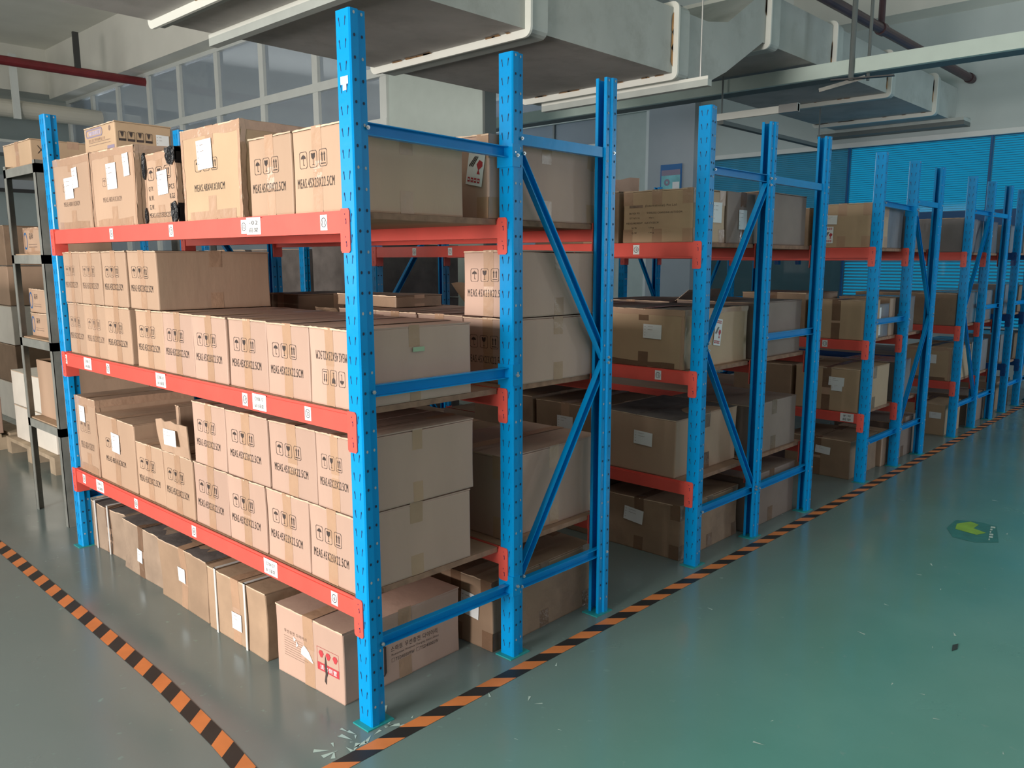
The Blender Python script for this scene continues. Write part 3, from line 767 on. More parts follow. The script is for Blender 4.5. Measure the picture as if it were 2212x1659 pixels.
def carton(x, y, z, d, w, h, label, m='card_tan', marks=(), labels=(), tapes='std', seed=None, amp=.0025, group=None, rz=0., top=None, straps=(), open_top=False, tape_m='tape_tan', flaps=(), topm=None):
    """x,y,z = corner nearest the aisle and front; d along x, w along y. marks: list of callables(q, frames)."""
    NUM[0] += 1; rnd = random.Random(seed if seed is not None else NUM[0] * 17)
    r = empty('cardboard_box', (x + d / 2, y + w / 2, z), rz); tag(r, label, 'cardboard box', group)
    ph = [rnd.random() * 6.28 for _ in range(8)]

    def fn(p):
        px, py, pz = p; k = min(1, max(0, pz / h))
        cx = px + amp * (sin(py * 9 + pz * 7 + ph[0]) * .6 - .6) * (px / (d / 2)) * (.4 + .6 * sin(pi * k))
        cy = py + amp * (sin(px * 8 + pz * 6 + ph[1]) * .6 - .6) * (py / (w / 2)) * (.4 + .6 * sin(pi * k))
        cx += k * amp * .8 * sin(ph[2]) * .5; cy += k * amp * .8 * sin(ph[3]) * .5
        cz = pz + k * amp * (.7 * sin(px * 11 + ph[4]) * cos(py * 9 + ph[5]) - .8)
        return (cx, cy, cz)
    F = (Vector((-d / 2, w / 2, 0)), -Y, Z, -X); S = (Vector((-d / 2, -w / 2, 0)), X, Z, -Y); T = (Vector((-d / 2, w / 2, h)), -Y, X, Z)
    FR = {'F': F, 'S': S, 'T': T}
    q = MB(); ht = h - (.004 if not open_top else 0)
    def ticks(L, n=6): e = min(.005, L * .05); return [0, e] + [e + (L - 2 * e) * k / n for k in range(1, n)] + [L - e, L]
    tx, ty, tz = [v - d / 2 for v in ticks(d)], [v - w / 2 for v in ticks(w)], ticks(ht)
    c = .0016
    def ins(p):
        e = [abs(abs(p[0]) - d / 2) < 1e-6, abs(abs(p[1]) - w / 2) < 1e-6, abs(p[2]) < 1e-6 or abs(p[2] - ht) < 1e-6]
        if sum(e) < 2: return p
        return (p[0] - (c if p[0] > 0 else -c) * e[0], p[1] - (c if p[1] > 0 else -c) * e[1], p[2] + ((c * .2 if p[2] < ht / 2 else -c)) * e[2])
    def grid(A, B, f, flip):
        vs = [ins(f(a, b_)) for b_ in B for a in A]; n = len(A); fs = []
        for j in range(len(B) - 1):
            for i in range(n - 1):
                k = j * n + i; t_ = (k, k + 1, k + n + 1, k + n); fs.append(t_[::-1] if flip else t_)
        q.add(vs, fs, m)
    grid(tx, tz, lambda a, b_: (a, -w / 2, b_), False); grid(tx, tz, lambda a, b_: (a, w / 2, b_), True)
    grid(ty, tz, lambda a, b_: (-d / 2, a, b_), True); grid(ty, tz, lambda a, b_: (d / 2, a, b_), False)
    grid(tx, ty, lambda a, b_: (a, b_, 0), True)
    if not open_top:
        grid(tx, ty, lambda a, b_: (a, b_, ht), False)
        for s in (-1, 1):   # closing flaps
            ys = sorted((s * .0015, s * (w / 2 + .0005))); n = 8
            zt = [h + rnd.uniform(-.0012, .0012) for _ in range(n + 1)]; e0 = [rnd.uniform(-.0015, .0015) for _ in range(n + 1)]
            for i in range(n):
                ya, yb_ = ys[0] + (ys[1] - ys[0]) * i / n, ys[0] + (ys[1] - ys[0]) * (i + 1) / n
                vs = [(-d / 2 - e0[i], ya, ht - .0005), (-d / 2 - e0[i + 1], yb_, ht - .0005), (-d / 2 - e0[i + 1], yb_, zt[i + 1]), (-d / 2 - e0[i], ya, zt[i]),
                      (d / 2, ya, ht - .0005), (d / 2, yb_, ht - .0005), (d / 2, yb_, h), (d / 2, ya, h)]
                q.add(vs, [(0, 3, 2, 1)], 'card_edge'); q.add(vs, [(3, 7, 6, 2), (4, 5, 6, 7)], topm or m)
            q.add([(-d / 2, s * w / 2, ht), (d / 2, s * w / 2, ht), (d / 2, s * w / 2, h), (-d / 2, s * w / 2, h)], [(0, 1, 2, 3)], m)
    else:
        t_ = .005
        q.box((-d / 2 + t_, -w / 2 + t_, .01), (d / 2 - t_, w / 2 - t_, .02), 'card_inside')
        for a, c_ in (((-d / 2 + t_, -w / 2 + t_), (-d / 2 + t_ + .001, w / 2 - t_)), ((d / 2 - t_ - .001, -w / 2 + t_), (d / 2 - t_, w / 2 - t_)), ((-d / 2 + t_, -w / 2 + t_), (d / 2 - t_, -w / 2 + t_ + .001)), ((-d / 2 + t_, w / 2 - t_ - .001), (d / 2 - t_, w / 2 - t_))):
            q.box((a[0], a[1], .02), (c_[0], c_[1], h - .001), 'card_inside')
    global INKUP
    INKUP = .0004
    for mk_ in marks: mk_(q, FR, d, w, h)
    INKUP = 0.
    q.build('carton_body', r, fn=fn)
    # flaps standing up: (edge, height, lean, u0, u1)
    for (edge, fh, lean, a0, a1) in flaps:
        q = MB(); n = 6
        for i in range(n):
            def pt(u, k, o):
                v = fh * k * (1 + .03 * sin(u * 20 + ph[6])); s_ = lean * k * fh + o + .004 * sin(u * 14 + k * 3)
                if edge == 'F': return (-d / 2 - s_, w / 2 - u * w, h + v)
                if edge == 'B': return (d / 2 + s_, w / 2 - u * w, h + v)
                if edge == 'R': return (-d / 2 + u * d, -w / 2 - s_, h + v)
                return (-d / 2 + u * d, w / 2 + s_, h + v)
            ua, ub = a0 + (a1 - a0) * i / n, a0 + (a1 - a0) * (i + 1) / n
            for k in range(3):
                k0, k1 = k / 3, (k + 1) / 3
                vs = [pt(ua, k0, 0), pt(ub, k0, 0), pt(ub, k1, 0), pt(ua, k1, 0), pt(ua, k0, -.004), pt(ub, k0, -.004), pt(ub, k1, -.004), pt(ua, k1, -.004)]
                q.add(vs, [(0, 1, 2, 3), (7, 6, 5, 4)], m)
                if k == 2: q.add(vs, [(3, 2, 6, 7)], 'card_edge')
                if i == 0: q.add(vs, [(0, 3, 7, 4)], 'card_edge')
                if i == n - 1: q.add(vs, [(1, 5, 6, 2)], 'card_edge')
        q.build('flap', r)
    tw = min(.055, w * .2)
    def strip(fr, *a):
        p = MB(); p.rect(fr, *a); p.build('packing_tape', r, fn=fn)
    if tapes in ('std', 'long', 'cross'):
        k = w / 2
        if tapes != 'cross':
            q = MB()
            if not open_top: q.rect(T, k - tw / 2, -.0009, k + tw / 2, d + .0006, tape_m, .0018, 2, 10)
            up = .46 if tapes == 'std' else .5
            q.rect(F, k - tw / 2, h * (1 - up) + rnd.uniform(-.02, .02), k + tw / 2, h + .0018, tape_m, .0005, 2, 5, .0003)
            q.rect(F, k - tw / 2, 0.001, k + tw / 2, h * up * .9 + rnd.uniform(-.02, .01), tape_m, .0004, 2, 5, .0005)
            if h > .1: q.rect(F, k - tw * .45, h * .2, k + tw * .45, h * .75, 'tape_clear', .0003, 2, 4)
            q.build('packing_tape', r, fn=fn)
        strip(S, d / 2 - tw / 2, h * .72, d / 2 + tw / 2, h + .001, tape_m, .0004, 2, 4, .0005); strip(S, d / 2 - tw / 2, .001, d / 2 + tw / 2, h * .28, tape_m, .0004, 2, 4, .0005)
    elif tapes == 'corner':
        for fr, L in ((F, w), (S, d)):
            for u in (0, L / 2 - tw / 2, L - tw):
                strip(fr, u + .001, h * .72, u + tw - .001, h + .001, tape_m, .0004, 2, 3); strip(fr, u + .001, .001, u + tw - .001, h * .26, tape_m, .0004, 2, 3)
        strip(T, w / 2 - tw / 2, 0, w / 2 + tw / 2, d, tape_m, .0018, 2, 8)
    elif tapes == 'wrapcorner':
        q = MB()
        for fr, L in ((F, w), (S, d)):
            q.rect(fr, 0.001, h * .90, L - .001, h - .001, 'tape_clear', .0007, 8, 2, .004)
        q.rect(F, w - .018, .002, w - .001, h - .002, 'tape_clear', .0010, 2, 10, .003)
        q.rect(S, .001, .002, .018, h - .002, 'tape_clear', .0010, 2, 10, .003)
        q.rect(F, .001, .002, .016, h - .002, 'tape_clear', .0009, 2, 10, .003)
        q.build('clear_wrap', r, fn=fn)
        q = MB(); q.rect(T, w / 2 - tw / 2, -.002, w / 2 + tw / 2, d, tape_m, .0018, 2, 8); q.rect(F, w / 2 - tw / 2, h * .8, w / 2 + tw / 2, h + .0012, tape_m, .0004, 2, 4)
        q.build('packing_tape', r, fn=fn)
        strip(F, w / 2 - tw / 2, .001, w / 2 + tw / 2, h * .26, tape_m, .0004, 2, 4)
        strip(F, w * .1, 0.002, w * .9, h * .1, tape_m, .0007, 5, 2, .004)
    for l in labels:
        kind, face, cx, cz, lw, lh, rot = l
        q = fragile_label(FR[face], cx, cz, lw, lh, rot) if kind == 'fragile' else shipping_label(FR[face], cx, cz, lw, lh, rot)
        o = q.build('fragile_label' if kind == 'fragile' else 'paper_label', r, fn=fn)
    for s in straps:
        q = MB(); yy_ = w / 2 - s; e = .0035
        q.box((-d / 2 - e, yy_ - .006, .0), (-d / 2 - .001, yy_ + .006, h + e), 'strap_white'); q.box((-d / 2 - e, yy_ - .006, h + .001), (d / 2 + e, yy_ + .006, h + e), 'strap_white'); q.box((d / 2 + .001, yy_ - .006, 0), (d / 2 + e, yy_ + .006, h + e), 'strap_white')
        q.build('strap', r)
    return r


def meas(faint=False, flip=False, txt='MEAS.45X23X22.5CM', sc=1., dx=0.):
    def f(q, FR, d, w, h):
        m = 'ink' if not faint else 'ink_faint'; fr = FR['F']; s = w * .155 * sc; g = s * 1.32; hh = h * .20 * sc; tot = g * 2 + s
        if not flip:
            handling(q, fr, w * .42 - tot / 2 + dx, h * .53, s, hh, m); q.text(fr, txt, w * .46 + dx, h * .355, w * .76 * sc, h * .115 * sc, m)
        else:
            handling(q, fr, w * .58 + tot / 2, h * .47, s, hh, m, flip=True); q.text(fr, txt, w * .54, h * .645, w * .76, h * .115, m, flip=True)
    return f


# --- nearest rack, middle shelf: nine below, four above, one pair in the back bay
B1 = 'identical printed cartons'
ORD = ['next to the blue corner post', 'second from the corner post', 'third from the corner post', 'fourth from the corner post', 'fifth from the corner post', 'sixth from the corner post', 'seventh from the corner post', 'eighth from the corner post', 'ninth, next to the left post']
ys = [.07, .284, .532, .786, 1.036, 1.288, 1.58, 1.836, 2.085]; ws = [.210, .245, .251, .247, .249, .252, .252, .246, .205]
zs = R1L[1]
for i in range(9):
    y = ys[i]
    if i == 0: lab = 'carton with upside-down print, lower row of middle shelf beside the corner post'
    else: lab = 'printed carton, middle shelf lower row of nearest rack, ' + ORD[i]
    carton(.018 + .003 * (i % 3), y, zs, .462, ws[i], .230, lab, 'card_pink' if i < 5 else 'card_tan', [meas(flip=(i == 0), faint=(i > 6))], group='cartons in the lower row of the middle shelf')
for k, y in enumerate((1.30, 1.582, 1.838, 2.087)):
    lab = ['right end, its brown side showing', 'second from the right', 'third from the right', 'leftmost'][k]
    carton(.02, y, zs + .2315, .470 if k == 0 else .46, (.262, .25, .247, .2)[k], .226, 'printed carton, upper row of the middle shelf, ' + lab, 'card_tan', [meas(faint=(k > 1))], group='cartons in the upper row of the middle shelf')
q = MB(); q.rect((Vector((.24, .0685, zs + .150)), X, Z, -Y), 0, 0, .045, .014, 'tape_green', .001); q_ = q.build('green_sticker'); par = [o for o in COL.objects if o.get('label', '').startswith('carton with upside')][0]
q_.parent = par; q_.location = tuple(-c for c in par.location)
# back bay of the middle shelf
for k in range(4):
    y = (.065, .322, .578, .834)[k]
    carton(.672 + .004 * (k % 2), y, zs, .46, .25, .228, ['lower carton of the printed pair in the back bay of the middle shelf', 'printed carton left of the stacked pair, back bay of middle shelf', 'low carton, back bay of middle shelf, second left of the stacked pair', 'low carton, back bay of middle shelf, third left of the stacked pair'][k], 'card_pink', [meas()], group='cartons in the back bay of the middle shelf')
carton(.672, .062, zs + .230, .46, .25, .226, 'upper carton of the printed pair in the back bay of the middle shelf', 'card_pink', [meas()])
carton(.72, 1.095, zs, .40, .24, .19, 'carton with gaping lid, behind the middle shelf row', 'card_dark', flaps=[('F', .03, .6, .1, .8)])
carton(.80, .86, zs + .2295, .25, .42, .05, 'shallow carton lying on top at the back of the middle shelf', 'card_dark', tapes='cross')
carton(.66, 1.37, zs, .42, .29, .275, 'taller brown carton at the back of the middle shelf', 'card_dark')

# --- nearest rack, lowest shelf
zs = R1L[0]
for i, (y, w_) in enumerate(((.072, .248), (.324, .257), (.585, .250), (.839, .264), (1.108, .254), (1.366, .256))):
    lab = 'printed carton, lowest shelf bottom row of nearest rack, ' + ORD[i]
    if i == 5: lab = 'printed carton, lowest shelf bottom row, beneath a standing brown flap'
    carton(.018 + .002 * (i % 2), y, zs, .455, w_, .236, lab, 'card_pink' if i < 4 else 'card_tan', [meas()], group='cartons in the bottom row of the lowest shelf', flaps=() if i != 4 else [('F', .13, .12, 0., 1.)], labels=() if i != 5 else ())
carton(.10, 1.375, zs + .237, .33, .03, .165, 'folded brown flap standing upright between cartons, lowest shelf', 'card_tan', tapes='none')
q = MB(); t = empty('paper_note', (.02, 1.2, .69)); tag(t, 'white delivery note stuck on a raised flap, lowest shelf', 'note')
q = shipping_label((Vector((.0025, 1.32, .635)), -Y, Z, -X), .08, .06, .105, .062, .03); at(q, 'note_sheet', t)
for i, (y, w_) in enumerate(((.070, .196), (.268, .268), (.545, .283), (.834, .245))):
    carton(.018, y, zs + .2365, .47 if i == 0 else .455, w_, .232, 'printed carton, lowest shelf top row of nearest rack, ' + ORD[i], 'card_pink', [meas(sc=.95)], group='cartons in the top row of the lowest shelf')
carton(.02, 1.635, zs, .46, .40, .30, 'wide carton with a paper label over its symbols, left of the printed rows', 'card_tan', [meas(txt='MEAS.48X41X30CM', sc=.7)], labels=[('ship', 'F', .20, .19, .085, .085, -.03)])
carton(.02, 2.04, zs, .46, .252, .355, 'tall scuffed carton with a paper label, lowest shelf beside the left post', 'card_tan', [meas(txt='MEAS.48X41X30CM', sc=.8, faint=True)], labels=[('ship', 'F', .09, .275, .065, .075, -.02)], tapes='wrapcorner')
carton(.655, .10, zs, .54, .42, .305, 'large plain carton in the back bay of the lowest shelf', 'card_pink', tapes='corner', amp=.005)
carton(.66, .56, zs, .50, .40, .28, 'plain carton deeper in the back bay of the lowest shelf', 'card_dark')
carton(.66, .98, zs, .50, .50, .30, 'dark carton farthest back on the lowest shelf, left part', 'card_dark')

# --- nearest rack, top shelf
zs = R1L[2]


def side_print(q, FR, d, w, h):
    fr = FR['F']
    handling(q, fr, w * .12, h * .62, w * .2, h * .18, 'ink', n=3)
    for k, (a, c_) in enumerate((('QTY.', 'PCS'), ('N.W.', 'KGS'), ('G.W.', 'KGS'))):
        z = h * (.50 - .13 * k); q.text(fr, a, w * .2, z, w * .16, h * .07, 'ink'); q.text(fr, c_, w * .85, z, w * .15, h * .07, 'ink')
    q.text(fr, 'MEAS.652X502X252MM', w * .5, h * .12, w * .8, h * .07, 'ink')


carton(.02, .082, zs, .445, .245, .236, 'printed carton on the top shelf touching the corner post', 'card_tan', [meas()])
carton(.02, .334, zs, .44, .243, .236, 'printed carton on the top shelf, second from the corner post', 'card_tan', [meas()])
carton(.02, .624, zs, .46, .41, .303, 'big taped carton on the top shelf with a white label over its symbols', 'card_yellow', [meas(txt='MEAS.48X41X30CM', sc=.68)], labels=[('ship', 'F', .17, .215, .105, .095, .03)], tapes='wrapcorner')
c3 = carton(.03, 1.10, zs, .44, .27, .255, 'carton wrapped with black tape at its corners, top shelf', 'card_tan', [side_print], labels=[('ship', 'F', .16, .145, .085, .085, .04)], tapes='wrapcorner')
for (yy_, zz, sy, sz) in ((-.135, .205, .07, .06), (-.135, .0, .05, .075), (.135, .17, .03, .09), (.135, .0, .02, .06)):
    q = MB(); k = 1 if yy_ > 0 else -1
    n = 7; pts = []
    for a in range(n): ang = a * 2 * pi / n; pts.append((yy_ - k * sy * .45 + sy * .58 * cos(ang), zz + sz * .45 + sz * .56 * sin(ang)))
    q.prism([(max(-.1385, min(.1385, p[0])), max(.002, p[1])) for p in pts], lambda p, t: (-.2265 + .008 * t, p[0], p[1]), 'tape_black')
    ys_ = yy_ + k * .0035
    q.box((-.222, min(ys_, yy_), max(.003, zz)), (-.222 + .14, max(ys_, yy_), zz + sz * .9), 'tape_black')
    if zz > .2: q.box((-.225, -.1385, .245), (-.08, -.06, .2615), 'tape_black')
    q.build('black_tape', c3)
carton(.02, 1.428, zs, .46, .435, .300, 'big taped carton with two white labels, second from left on the top shelf', 'card_tan', [meas(txt='MEAS.48X41X30CM', sc=.55, faint=True)], labels=[('ship', 'F', .215, .195, .095, .10, .02), ('ship', 'F', .36, .23, .055, .085, .06)], tapes='wrapcorner')
carton(.02, 1.872, zs, .46, .44, .305, 'leftmost big taped carton on the top shelf with two overlapping labels', 'card_tan', [meas(txt='MEAS.48X41X30CM', sc=.55, faint=True)], labels=[('ship', 'F', .19, .175, .10, .09, .02), ('ship', 'F', .27, .215, .06, .085, .05)], tapes='wrapcorner')


def printer_marks(q, FR, d, w, h):
    f = FR['F']; s = FR['S']
    q.frame(f, w * .07, h * .62, w * .62, h * .92, .006, 'ink_violet', k=.05); q.rect(f, w * .16, h * .70, w * .56, h * .84, 'ink_violet2'); q.ring(f, w * .85, h * .8, .011, .002, 'ink_faint')
    q.rect(f, w * .15, h * .47, w * .68, h * .57, 'ink_faint2')
    for k in range(2): q.rect(f, w * .15, h * (.34 + .09 * k), w * .85, h * (.36 + .09 * k), 'ink_faint')
    q.rect(f, w * .25, h * .09, w * .7, h * .15, 'ink_faint2'); q.rect(f, w * .75, h * .08, w * .97, h * .24, 'ink_violet')
    for k in range(4):
        x = d * (.06 + .155 * k); q.frame(s, x, h * .36, x + d * .125, h * .68, .0015, 'ink'); q.rect(s, x, h * .36, x + d * .125, h * .44, 'ink'); q.mark(s, [(x + d * .03, h * .66), (x + d * .09, h * .66), (x + d * .075, h * .54), (x + d * .06, h * .48), (x + d * .045, h * .54)], 'ink', .0009)


c_ = carton(.085, 1.755, zs + .306, .235, .33, .122, 'flat printed carton lying on top of the highest boxes at upper left', 'card_yellow', [printer_marks], labels=[('ship', 'S', .195, .052, .055, .06, 0.)], tapes='none')
carton(.565, .075, zs, .56, .36, .268, 'large carton with a red fragile sticker, back bay of the top shelf', 'card_pink', tapes='corner', labels=[('fragile', 'F', .305, .175, .075, .135, -.18)], amp=.006)
carton(.56, 1.85, zs, .45, .42, .30, 'open dark carton behind the leftmost boxes of the top shelf', 'card_dark', flaps=[('F', .1, .5, 0, 1)])

# --- floor under the nearest rack
carton(.055, 1.935, 0, .40, .37, .235, 'worn strapped carton on the floor, farthest left under the nearest rack', 'card_dusty', straps=(.06, .20), tapes='std', tape_m='tape_dark', amp=.012, rz=.03, topm='card_dust_shade')
carton(.035, 1.495, 0, .42, .40, .235, 'battered carton with a small label on the floor, second from left', 'card_dusty', labels=[('ship', 'F', .19, .1, .055, .06, -.05)], tape_m='tape_dark', tapes='long', amp=.012, topm='card_dust_shade')
carton(.012, 1.035, 0, .45, .42, .252, 'carton with a sagging grey lid and label on the floor, middle', 'card_dusty2', labels=[('ship', 'F', .19, .135, .06, .06, 0.)], tapes='long', amp=.010, topm='card_dust_shade')
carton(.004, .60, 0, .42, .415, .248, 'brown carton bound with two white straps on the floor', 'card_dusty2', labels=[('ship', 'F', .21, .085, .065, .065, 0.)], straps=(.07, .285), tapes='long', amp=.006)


def diary_marks(q, FR, d, w, h):
    s = FR['S']; f = FR['F']
    q.text(s, '스마트 무선충전 다이어리', .293, .115, .205, .019, 'ink'); q.text(s, 'Memorense Wireless Charging Smart Diary', .297, .094, .21, .010, 'ink')
    q.text(s, 'TSD4000MW', .250, .076, .082, .012, 'ink'); q.text(s, 'TSD4000SW', .358, .076, .082, .012, 'ink')
    for x in (.199, .307): q.frame(s, x - .007, .070, x + .006, .083, .0008, 'ink', k=.02)
    q.mark(s, [(.09, .030), (.162, .034), (.170, .044), (.170, .132), (.162, .140), (.09, .138)], 'ink', .0008); q.mark(s, [(.09, .034), (.158, .040), (.160, .132), (.09, .130)], 'card_pink', .0011)
    q.rect(s, .09, .036, .153, .078, 'ink', .0014); q.rect(s, .09, .086, .153, .126, 'ink', .0014)
    # red handling box and grey print on the front
    q.frame(f, w * .62, h * .33, w * .93, h * .66, .001, 'ink_red', k=.0); q.rect(f, w * .62, h * .33, w * .93, h * .44, 'ink_red', .0008); q.text(f, '请勿倒置', w * .78, h * .385, w * .24, h * .07, 'paper', .0012)
    for k in range(3):
        x = w * (.68 + .1 * k); q.mark(f, [(x - .013, h * .58), (x - .006, h * .62), (x + .006, h * .62), (x + .013, h * .58), (x + .004, h * .52), (x - .004, h * .52)], 'ink_red', .0008)
    q.mark(f, [(w * .72, h * .20), (w * .735, h * .31), (w * .725, h * .42), (w * .74, h * .58), (w * .755, h * .44), (w * .77, h * .33), (w * .75, h * .26), (w * .745, h * .16)], 'ink', .0013)
    q.text(f, '무선충전 다이어리', w * .3, h * .66, w * .34, h * .05, 'ink_faint')
    for k in range(9): q.rect(f, w * .12, h * (.30 + .035 * k), w * (.42 + .06 * sin(k * 2.)), h * (.306 + .035 * k), 'ink_faint')
    q.mark(f, [(w * .38, h * .42), (w * .56, h * .36), (w * .50, h * .50), (w * .43, h * .57), (w * .385, h * .50)], 'paper', .0013); q.mark(f, [(w * .27, h * .62), (w * .31, h * .60), (w * .28, h * .55)], 'paper', .0013); q.mark(f, [(w * .31, h * .48), (w * .34, h * .52), (w * .32, h * .58)], 'paper', .0013)


carton(.012, .175, 0, .50, .365, .242, 'printed carton with Korean lettering and torn front, on the floor by the corner post', 'card_pink', [diary_marks], tapes='long', amp=.004, rz=.04)
carton(.575, .092, 0, .575, .36, .262, 'brown taped carton with a blank white label, floor of the back bay', 'card_dark', labels=[('ship', 'F', .25, .15, .09, .09, -.1)], tapes='corner', tape_m='tape_dark', amp=.006, rz=.03)
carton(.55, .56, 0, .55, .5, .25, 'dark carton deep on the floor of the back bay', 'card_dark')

# --- second rack
rx = 1.78
zs = R2L[2]


def company_marks(q, FR, d, w, h):
    f = FR['F']
    q.rect(f, w * .09, h * .675, w * .29, h * .725, 'ink_faint'); q.text(f, '(International) Pte Ltd', w * .55, h * .70, w * .44, h * .055, 'ink')
    for k, (a, c) in enumerate((('BUYER PO', 'WIRELESS CHARGING AUTODOM'), ('QTY(PCS)', '60pcs'), ('MEASUREMENT', '46X37X25CM'), ('N.W', '13kg'), ('G.W', '14kg'))):
        z = h * (.57 - .095 * k); q.text(f, a, w * .17, z, w * (.15 if len(a) < 9 else .24) * (.5 if len(a) < 4 else 1), h * .034, 'ink'); q.text(f, c, w * (.60 if k == 0 else .42), z, w * (.5 if k == 0 else .2 if len(c) > 6 else .07), h * .034, 'ink')


carton(rx + .02, .082, zs, .275, .372, .232, 'printed carton with lines of company text, second rack top shelf', 'card_yellow', [company_marks], labels=[('ship', 'S', .205, .135, .075, .09, 0.)], tapes='corner', amp=.004)
carton(rx + .31, .085, zs, .30, .37, .235, 'carton with open lid and white label beside the text carton', 'card_grey', labels=[('ship', 'S', .145, .11, .075, .09, 0.)], open_top=True, tapes='cross', tape_m='tape_dark')
carton(rx + .64, .085, zs, .49, .40, .255, 'large plain grey-brown carton, second rack top shelf', 'card_grey', tapes='none')
carton(rx + .02, .48, zs, .40, .36, .235, 'carton left of the text carton, second rack top shelf', 'card_dark')
carton(rx + .30, .86, zs, .40, .40, .21, 'carton with one tall flap standing up, second rack top shelf', 'card_grey', flaps=[('B', .16, .1, 0, 1)], open_top=True, tapes='none')
zs = R2L[1]
carton(rx + .01, .10, zs, .57, .44, .268, 'shipping carton with white label and red fragile sticker, second rack middle shelf', 'card_yellow', labels=[('ship', 'F', .27, .165, .10, .065, -.02), ('fragile', 'S', .285, .155, .065, .125, -.16)], tapes='wrapcorner', tape_m='tape_dark', amp=.004, topm='card_dust_shade')
carton(rx + .63, .085, zs, .51, .46, .28, 'plain grey-brown carton, back bay of second rack middle shelf', 'card_grey', tapes='none', topm='card_dust_shade')
carton(rx + .02, .56, zs, .55, .46, .262, 'closed carton left of the fragile one, second rack middle shelf', 'card_grey')
carton(rx + .05, 1.05, zs, .50, .50, .24, 'carton with dark half-raised flaps, second rack middle shelf', 'card_dark', flaps=[('F', .12, .9, 0, .5), ('R', .13, .8, .1, .8)], open_top=True)
carton(rx + .60, .57, zs, .50, .5, .27, 'dusty carton at the back of second rack middle shelf', 'card_grey', flaps=[('R', .06, 1.5, .1, .9)])
zs = R2L[0]
carton(rx + .01, .13, zs, .555, .44, .275, 'strapped brown shipping carton with white label, second rack lowest shelf', 'card_tan', labels=[('ship', 'F', .26, .165, .105, .065, -.03)], tapes='cross', tape_m='tape_dark', amp=.006, topm='card_dust_shade')
carton(rx + .62, .085, zs, .52, .46, .265, 'plain grey carton, back bay of second rack lowest shelf', 'card_grey', tapes='cross', tape_m='tape_dark')
carton(rx + .03, .60, zs, .52, .40, .27, 'dark carton with a pale label, second in on second rack lowest shelf', 'card_dark', labels=[('ship', 'F', .2, .17, .105, .065, 0.)])
carton(rx + .03, 1.03, zs, .52, .44, .28, 'dark carton third in on second rack lowest shelf', 'card_dark')
carton(rx + .02, .10, 0, .54, .46, .262, 'marked brown carton with torn label on the floor of the second rack', 'card_dark', labels=[('ship', 'F', .20, .17, .11, .07, -.12)], tapes='corner', tape_m='tape_dark', amp=.006)
carton(rx + .60, .08, 0, .55, .46, .285, 'plain grey carton on the floor, back bay of the second rack', 'card_grey', tapes='cross', tape_m='tape_dark')
carton(rx + .03, .60, 0, .52, .46, .25, 'dark carton behind, on the floor of the second rack', 'card_dark')

# --- third rack
rx = 3.748
zs = R3L[2]
carton(rx + .012, .065, zs, .28, .36, .265, 'yellowish carton with label and red sticker, third rack top shelf', 'card_yellow', labels=[('ship', 'F', .11, .17, .08, .055, -.03), ('fragile', 'F', .10, .078, .06, .10, 0.)], tapes='corner')
carton(rx + .30, .08, zs, .29, .36, .26, 'plastic-wrapped carton behind the yellowish one, third rack top shelf', 'card_wrap', tapes='none')
carton(rx + .65, .085, zs, .26, .36, .255, 'plastic-wrapped carton in the back bay, third rack top shelf', 'card_wrap', tapes='none')
carton(rx + .02, .46, zs, .45, .40, .25, 'brown carton second in, third rack top shelf', 'card_dark')
zs = R3L[1]
carton(rx + .012, .065, zs, .245, .36, .245, 'tan taped carton, third rack middle shelf front', 'card_yellow', labels=(), tapes='std', tape_m='tape_dark')
for k in range(2):
    carton(rx + .262, .08, zs + k * .108, .20, .34, .106, ['lower grey carton of the pair behind the tan one, third rack', 'upper grey carton of the pair behind the tan one, third rack'][k], 'card_wrap', labels=[('ship', 'S', .03, .05, .05, .07, 0.)], tapes='none')
carton(rx + .47, .08, zs, .10, .34, .25, 'narrow upright wrapped carton, third rack middle shelf', 'card_tan', tapes='none')
carton(rx + .64, .08, zs, .30, .36, .25, 'wrapped carton with label, back bay of third rack middle shelf', 'card_wrap', labels=[('ship', 'S', .10, .12, .10, .05, .1)], tapes='none')
carton(rx + .02, .45, zs, .5, .45, .28, 'dark taped carton second in, third rack middle shelf', 'card_dark', tape_m='tape_dark')
zs = R3L[0]
carton(rx + .012, .07, zs, .50, .42, .275, 'tan carton with two white labels, third rack lowest shelf', 'card_yellow', labels=[('ship', 'F', .275, .19, .10, .055, -.03), ('ship', 'F', .28, .15, .07, .04, -.03)], tapes='std', tape_m='tape_dark')
carton(rx + .64, .08, zs, .32, .36, .27, 'shiny wrapped carton, back bay of third rack lowest shelf', 'card_wrap', tapes='none', labels=[('ship', 'S', .06, .15, .09, .09, 0.)])
carton(rx + .02, .52, zs, .5, .42, .27, 'dark carton second in, third rack lowest shelf', 'card_dark')
carton(rx + .02, .10, 0, .46, .44, .25, 'brown carton with peeling label on the floor of the third rack', 'card_dark', labels=[('ship', 'F', .26, .17, .10, .05, -.08)], tapes='long', tape_m='tape_dark', amp=.006)
carton(rx + .50, .08, 0, .10, .30, .25, 'narrow tan carton on the floor between third rack posts', 'card_tan', tapes='none')
carton(rx + .66, .08, 0, .50, .40, .285, 'grey carton with blue mark on the floor, back bay of third rack', 'card_grey', tapes='cross', tape_m='tape_dark')

